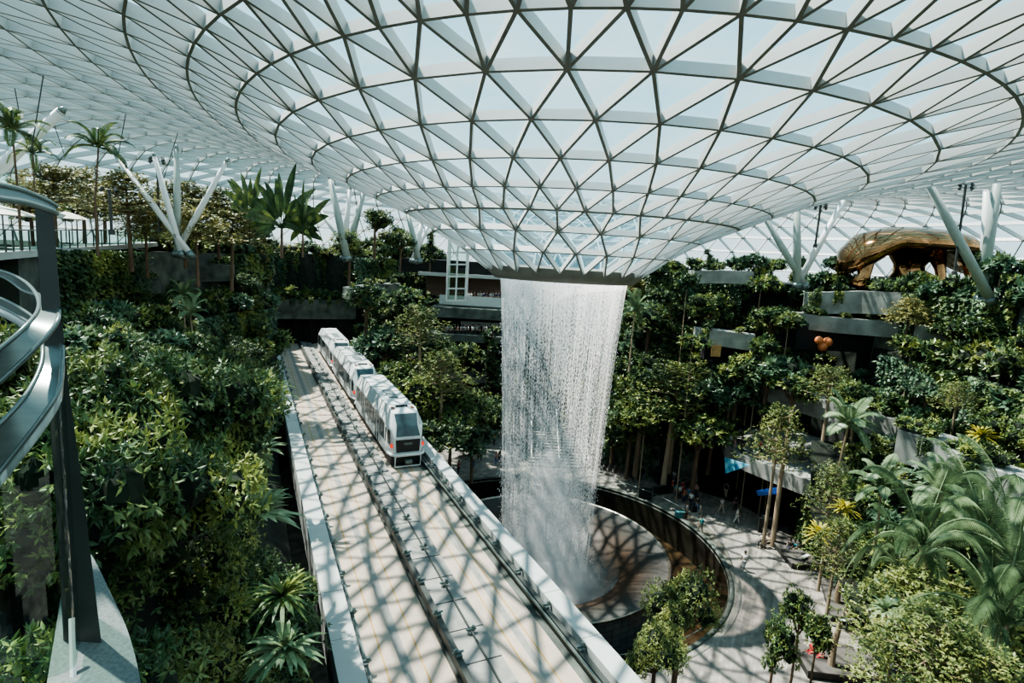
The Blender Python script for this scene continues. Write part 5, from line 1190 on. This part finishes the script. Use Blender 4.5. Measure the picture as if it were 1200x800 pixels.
for ps in ('stand', 'walk', 'sit', 'phone'):
    try: PM[ps] = person_meshes(ps)
    except Exception as ex: print('person fail', ps, ex)
COL = {'white': (.75, .75, .72), 'black': (.02, .02, .022), 'red': (.55, .03, .03), 'blue': (.06, .14, .32), 'pale blue': (.35, .5, .6), 'pink': (.6, .3, .3), 'grey': (.3, .31, .32), 'beige': (.5, .43, .33), 'green': (.06, .25, .14), 'orange': (.7, .2, .06), 'navy': (.02, .03, .08), 'teal': (.05, .3, .33), 'yellow': (.65, .5, .1)}
CM = {k: simple('%s cloth' % k, v, .8, var=.15) for k, v in COL.items()}
for ps in PM:
    for me in PM[ps][:3]:
        me.materials.clear(); me.materials.append(M['skin'])
def person(p, pose, top, bot, label, rz_=0, h=1.0, extra=None):
    if pose not in PM: return
    root = empty('person', p, rz_); root.scale = (h, h, h); ms = PM[pose]
    link('body', ms[0], root)
    for nm, me, c in (('shirt', ms[1], top), ('trousers', ms[2], bot)):
        o = link(nm, me, root); o.material_slots[0].link = 'OBJECT'; o.material_slots[0].material = CM[c]
    link('hair', ms[3], root)
    if extra == 'backpack':
        mb = MB(); z = .95+.28; mb.box((0, .2, z), (.3, .16, .42)); b_ = mb.build('backpack', M['teal'] if top != 'pale blue' else M['black'], root)
    return tag(root, label, 'person')
P0 = [  # px, py (feet), pose, top, bottom, rz, label
 (850, 582, 'walk', 'pale blue', 'beige', 2.6, 'person in pale blue top with backpack near the dark passage', 'backpack'), (845, 601, 'walk', 'white', 'beige', .5, 'person in white top and beige shorts walking mid plaza', None),
 (861, 599, 'stand', 'navy', 'black', .2, 'person in navy top standing behind the walker in white', None), (863, 613, 'walk', 'white', 'white', 1.2, 'person all in white walking right of the centre group', None),
 (820, 624, 'walk', 'green', 'beige', -2.8, 'person with green backpack walking beside the pool rail', 'backpack'), (871, 668, 'walk', 'white', 'grey', 2.2, 'lone person in white with pale hat on the open paving', None),
 (804, 608, 'stand', 'grey', 'black', 1.0, 'person beside the teal pushchair', None), (816, 600, 'walk', 'black', 'blue', .6, 'person in black leaning beside the suitcase', None), (820, 603, 'walk', 'white', 'beige', 1.0, 'child in white beside the suitcase', None),
 (806, 588, 'stand', 'blue', 'navy', 0, 'person in blue at the front of the crowd', None), (799, 580, 'stand', 'red', 'red', .4, 'person in red robe inside the crowd', None), (794, 577, 'stand', 'black', 'black', .9, 'person in black left of the red robe', None), (803, 574, 'phone', 'black', 'navy', 1.5, 'person in black behind the red robe', None),
 (811, 578, 'stand', 'white', 'black', 2.0, 'person in white top at the right of the crowd', None), (789, 567, 'stand', 'white', 'grey', 2.0, 'person in white behind the speakers', None), (792, 583, 'stand', 'teal', 'navy', .3, 'person in teal at the left of the crowd', None), (808, 569, 'stand', 'orange', 'black', 1.0, 'person in orange at the back of the crowd', None), (813, 572, 'stand', 'navy', 'black', 0, 'person in dark clothes at the back right of the crowd', None),
 (796, 585, 'stand', 'white', 'black', .5, 'person in white front left in the crowd', None), (801, 590, 'stand', 'orange', 'navy', .9, 'person in orange at the front of the crowd', None), (787, 578, 'stand', 'red', 'black', 1.5, 'person in red top at the left of the crowd', None), (815, 583, 'stand', 'pink', 'navy', 2.2, 'person in pink at the right of the crowd', None), (809, 594, 'walk', 'white', 'navy', 2.5, 'person in white top and navy trousers leaving the crowd', None),
 (757, 560, 'walk', 'black', 'grey', 1.4, 'person in black walking behind the chairs', None), (752, 557, 'stand', 'beige', 'black', .8, 'person in beige among the back chairs', None),
 (562, 540, 'walk', 'white', 'black', .5, 'person in white on the far left plaza nearest the train', None), (581, 545, 'stand', 'pink', 'blue', 2.0, 'person in pink beside the falling water on the far plaza', None), (585, 541, 'stand', 'black', 'black', 1, 'person in black touching the falling water', None), (563, 524, 'stand', 'grey', 'black', 2, 'person in grey higher on the far plaza', None), (579, 522, 'stand', 'orange', 'black', 2, 'person in orange on the far plaza', None), (571, 515, 'stand', 'black', 'beige', 2, 'person in black far back on the plaza', None), (561, 530, 'walk', 'pale blue', 'white', 2, 'person in pale blue in the middle of the far plaza', None), (590, 519, 'stand', 'yellow', 'grey', 2, 'person in yellow beside the far banner', None), (537, 556, 'stand', 'red', 'black', 2, 'person in dark red just over the track parapet', None),
 (555, 548, 'stand', 'white', 'blue', 2, 'person in white and blue near the pool rail left', None)]
for (px, py, ps, t_, b_, r_, lab, ex) in P0:
    p = onz(px, py, 0); person(p, ps, t_, b_, lab, r_, 1.0 if 'child' not in lab else .7, ex)
for (px, py, ps, t_, b_, r_, lab) in ((869, 531, 'stand', 'black', 'black', 2.5, 'person in black with pale hat at the balcony back'), (884, 535, 'stand', 'white', 'teal', .5, 'person in white and teal in the middle of the balcony'), (887, 545, 'phone', 'pink', 'black', 1, 'person in pink by the balcony rail'), (856, 527, 'stand', 'white', 'grey', 2, 'person in white at the left end of the balcony'), (860, 531, 'stand', 'pink', 'grey', 1, 'person in pink at the left end of the balcony'), (890, 533, 'stand', 'red', 'black', 0, 'person in red behind the pink one on the balcony'), (906, 540, 'stand', 'white', 'grey', 0, 'person in white behind the flat topped tree on the balcony'), (920, 546, 'walk', 'white', 'black', 0, 'person in white right of the flat topped tree trunk'), (938, 540, 'stand', 'grey', 'black', 0, 'person in grey at the right of the balcony')):
    person(onz(px, py, 6.4), ps, t_, b_, lab, r_)
for (px, py, t_, b_, z_, lab) in ((893, 640, 'white', 'black', 0, 'seated person in white left on the long bench'), (899, 641, 'beige', 'black', 0, 'seated person in beige beside the cabinet'), (925, 647, 'black', 'navy', 0, 'seated person in black further along the bench'), (930, 648, 'teal', 'beige', 0, 'seated person in teal further along the bench'), (948, 762, 'white', 'beige', 0, 'seated person in white at the bottom group'), (951, 772, 'red', 'red', 0, 'seated person in bright red at the bottom group'), (961, 777, 'pink', 'red', 0, 'seated person in pink at the bottom group'), (990, 733, 'black', 'black', 0, 'seated person in black beside the white table'), (955, 752, 'pink', 'grey', 0, 'seated person in pink at the back of the bottom group')):
    person(onz(px, py, z_), 'sit', t_, b_, lab, rnd.uniform(-1.6, -.6))
person(at(27, 229, 41), 'stand', 'orange', 'beige', 'person in orange on the left glass lookout', 0)
RP = random.Random(4); cs = list(COL)
for i in range(14):
    x = 538+i*3.6+RP.uniform(-1, 1); person(at(x, 356, 78.3), 'stand', RP.choice(('black', 'white', 'grey', 'navy')), 'black', 'distant person leaning at the frosted balustrade of the upper far terrace', RP.uniform(0, 6)); 
    root = [o for o in col.objects if o.name.startswith('person') and o.parent is None][-1]; root['group'] = 'people on the upper far terrace'
for i in range(16):
    x = 520+i*4.2+RP.uniform(-1, 1); person(at(x, 395, 75.5), 'stand', RP.choice(('black', 'white', 'grey', 'pink')), 'black', 'distant person in the row along the lower far terrace', RP.uniform(0, 6)); 
    root = [o for o in col.objects if o.name.startswith('person') and o.parent is None][-1]; root['group'] = 'people on the lower far terrace'
# ------------------------------------------------------------------ foreground balustrade
fg = empty('lookout_balustrade', (-1.8, 2.2, 23.2)); tag(fg, 'curved steel and glass balustrade with dark tapering post close at the left', 'railing'); GO = -fg.location
def smooth_curve(P, n=8):
    P = [Vector(p) for p in P]; out_ = []
    for i in range(len(P)-1):
        p0, p1, p2, p3 = P[max(i-1, 0)], P[i], P[i+1], P[min(i+2, len(P)-1)]
        for k in range(n):
            t = k/n; out_.append(.5*((2*p1)+(-p0+p2)*t+(2*p0-5*p1+4*p2-p3)*t*t+(-p0+3*p1-3*p2+p3)*t**3))
    out_.append(P[-1]); return out_
def edge(P): return smooth_curve([tuple(at(*p)) for p in P], 10)
def strap(U, W, th, name, mat):
    U, W = edge(U), edge(W); mb = MB()
    mb.v = [tuple(x+GO) for pq in zip(U, W) for x in pq]; mb.f = [(2*i, 2*i+1, 2*i+3, 2*i+2) for i in range(len(U)-1)]; mb.mi = [0]*(len(U)-1)
    o = mb.build(name, M[mat], fg, True)
    for E2 in (U, W): mb = MB(); mb.tube([p+GO for p in E2], th*.55, 6); r_ = mb.build('band_edge', M[mat], fg, True); r_.parent = o
    return o, W
strap([(-60, 304, 3.3), (0, 317, 3.1), (26, 328, 2.85), (42, 344, 2.5), (45, 362, 2.22), (32, 380, 2.05), (0, 408, 1.95), (-60, 446, 1.85)],
      [(-60, 309, 3.3), (0, 323, 3.1), (29, 341, 2.85), (60, 350, 2.5), (69, 366, 2.16), (58, 390, 2.05), (0, 447, 1.95), (-60, 492, 1.85)], .015, 'steel_band', 'steel')
_, W2 = strap([(-60, 330, 3.3), (0, 349, 3.1), (37, 370, 2.7), (47, 385, 2.45), (50, 402, 2.22), (48, 428, 2.1), (32, 460, 1.98), (0, 496, 1.88), (-60, 546, 1.75)],
      [(-60, 338, 3.3), (0, 359, 3.1), (37, 379, 2.7), (60, 388, 2.45), (72, 404, 2.2), (72, 434, 2.1), (62, 470, 1.98), (0, 552, 1.88), (-60, 622, 1.75)], .015, 'steel_band', 'steel')
mb = MB(); V = []
for p in W2: V += [p+GO, p+GO-Vector((0, 0, .055)), p+GO-Vector((0, 0, .055))+Vector((-.01, .02, 0)), p+GO+Vector((-.01, .02, 0))]
mb.add(V, [(i*4+k, i*4+(k+1) % 4, i*4+4+(k+1) % 4, i*4+4+k) for i in range(len(W2)-1) for k in range(4)]); mb.build('band_lip', M['white'], fg, True)
mb = MB(); k0 = 28
for p, q in zip(W2[k0:], W2[k0+1:]):
    mb.add([p+GO, q+GO, Vector((q.x, q.y, 23.3))+GO, Vector((p.x, p.y, 23.3))+GO], [(0, 1, 2, 3)])
mb.build('glass_pane', M['near_glass'], fg, True)
strap([(-60, 206, 1.8), (0, 217, 1.98), (31, 225, 2.08), (60, 238, 2.18), (66, 243, 2.2)], [(-60, 222, 1.75), (0, 233, 1.93), (31, 238, 2.03), (60, 247, 2.13), (66, 250, 2.16)], .02, 'handrail', 'steel')
pr = [tuple(at(*p)) for p in ((40, 238, 2.2), (62, 242, 2.2), (70, 345, 2.2), (80, 450, 2.2), (98, 580, 2.2), (120, 762, 2.2), (76, 782, 2.2), (66, 600, 2.2), (55, 450, 2.2))]
npr = len(pr); mb = MB(); q = [Vector(p)+GO for p in pr]; bk = Vector((-.025, .03, 0)); mb.add(q+[p+bk for p in q], [tuple(range(npr)), tuple(range(2*npr-1, npr-1, -1))]+[(i, (i+1) % npr, (i+1) % npr+npr, i+npr) for i in range(npr)]); mb.build('post', M['darksteel'], fg)
mb = MB(); mb.tube([at(84, 724, 2.1)+GO, at(86, 800, 2.0)+GO, at(87, 900, 1.85)+GO], .012, 6); mb.build('glass_edge_trim', M['white'], fg)
mb = MB(); V = []
def eg(P): return smooth_curve([tuple(onz(x, y, 23.25)) for x, y in P], 6)
LI = eg([(86, 632), (107, 650), (130, 695), (150, 740), (165, 800), (176, 900)]); LJ = eg([(84, 640), (78, 665), (72, 695), (64, 745), (55, 800), (42, 900)])
for p, r in zip(LI, LJ): V += [p, r, r-Vector((0, 0, .4)), p-Vector((0, 0, .4))]
mb.add(V, [(i*4+k, i*4+(k+1) % 4, i*4+4+(k+1) % 4, i*4+4+k) for i in range(len(LI)-1) for k in range(4)])
tag(mb.build('stone_ledge', M['ledge']), 'speckled grey stone ledge at the foot of the near balustrade', 'ledge', kind='structure')
print('done', len(bpy.data.objects))
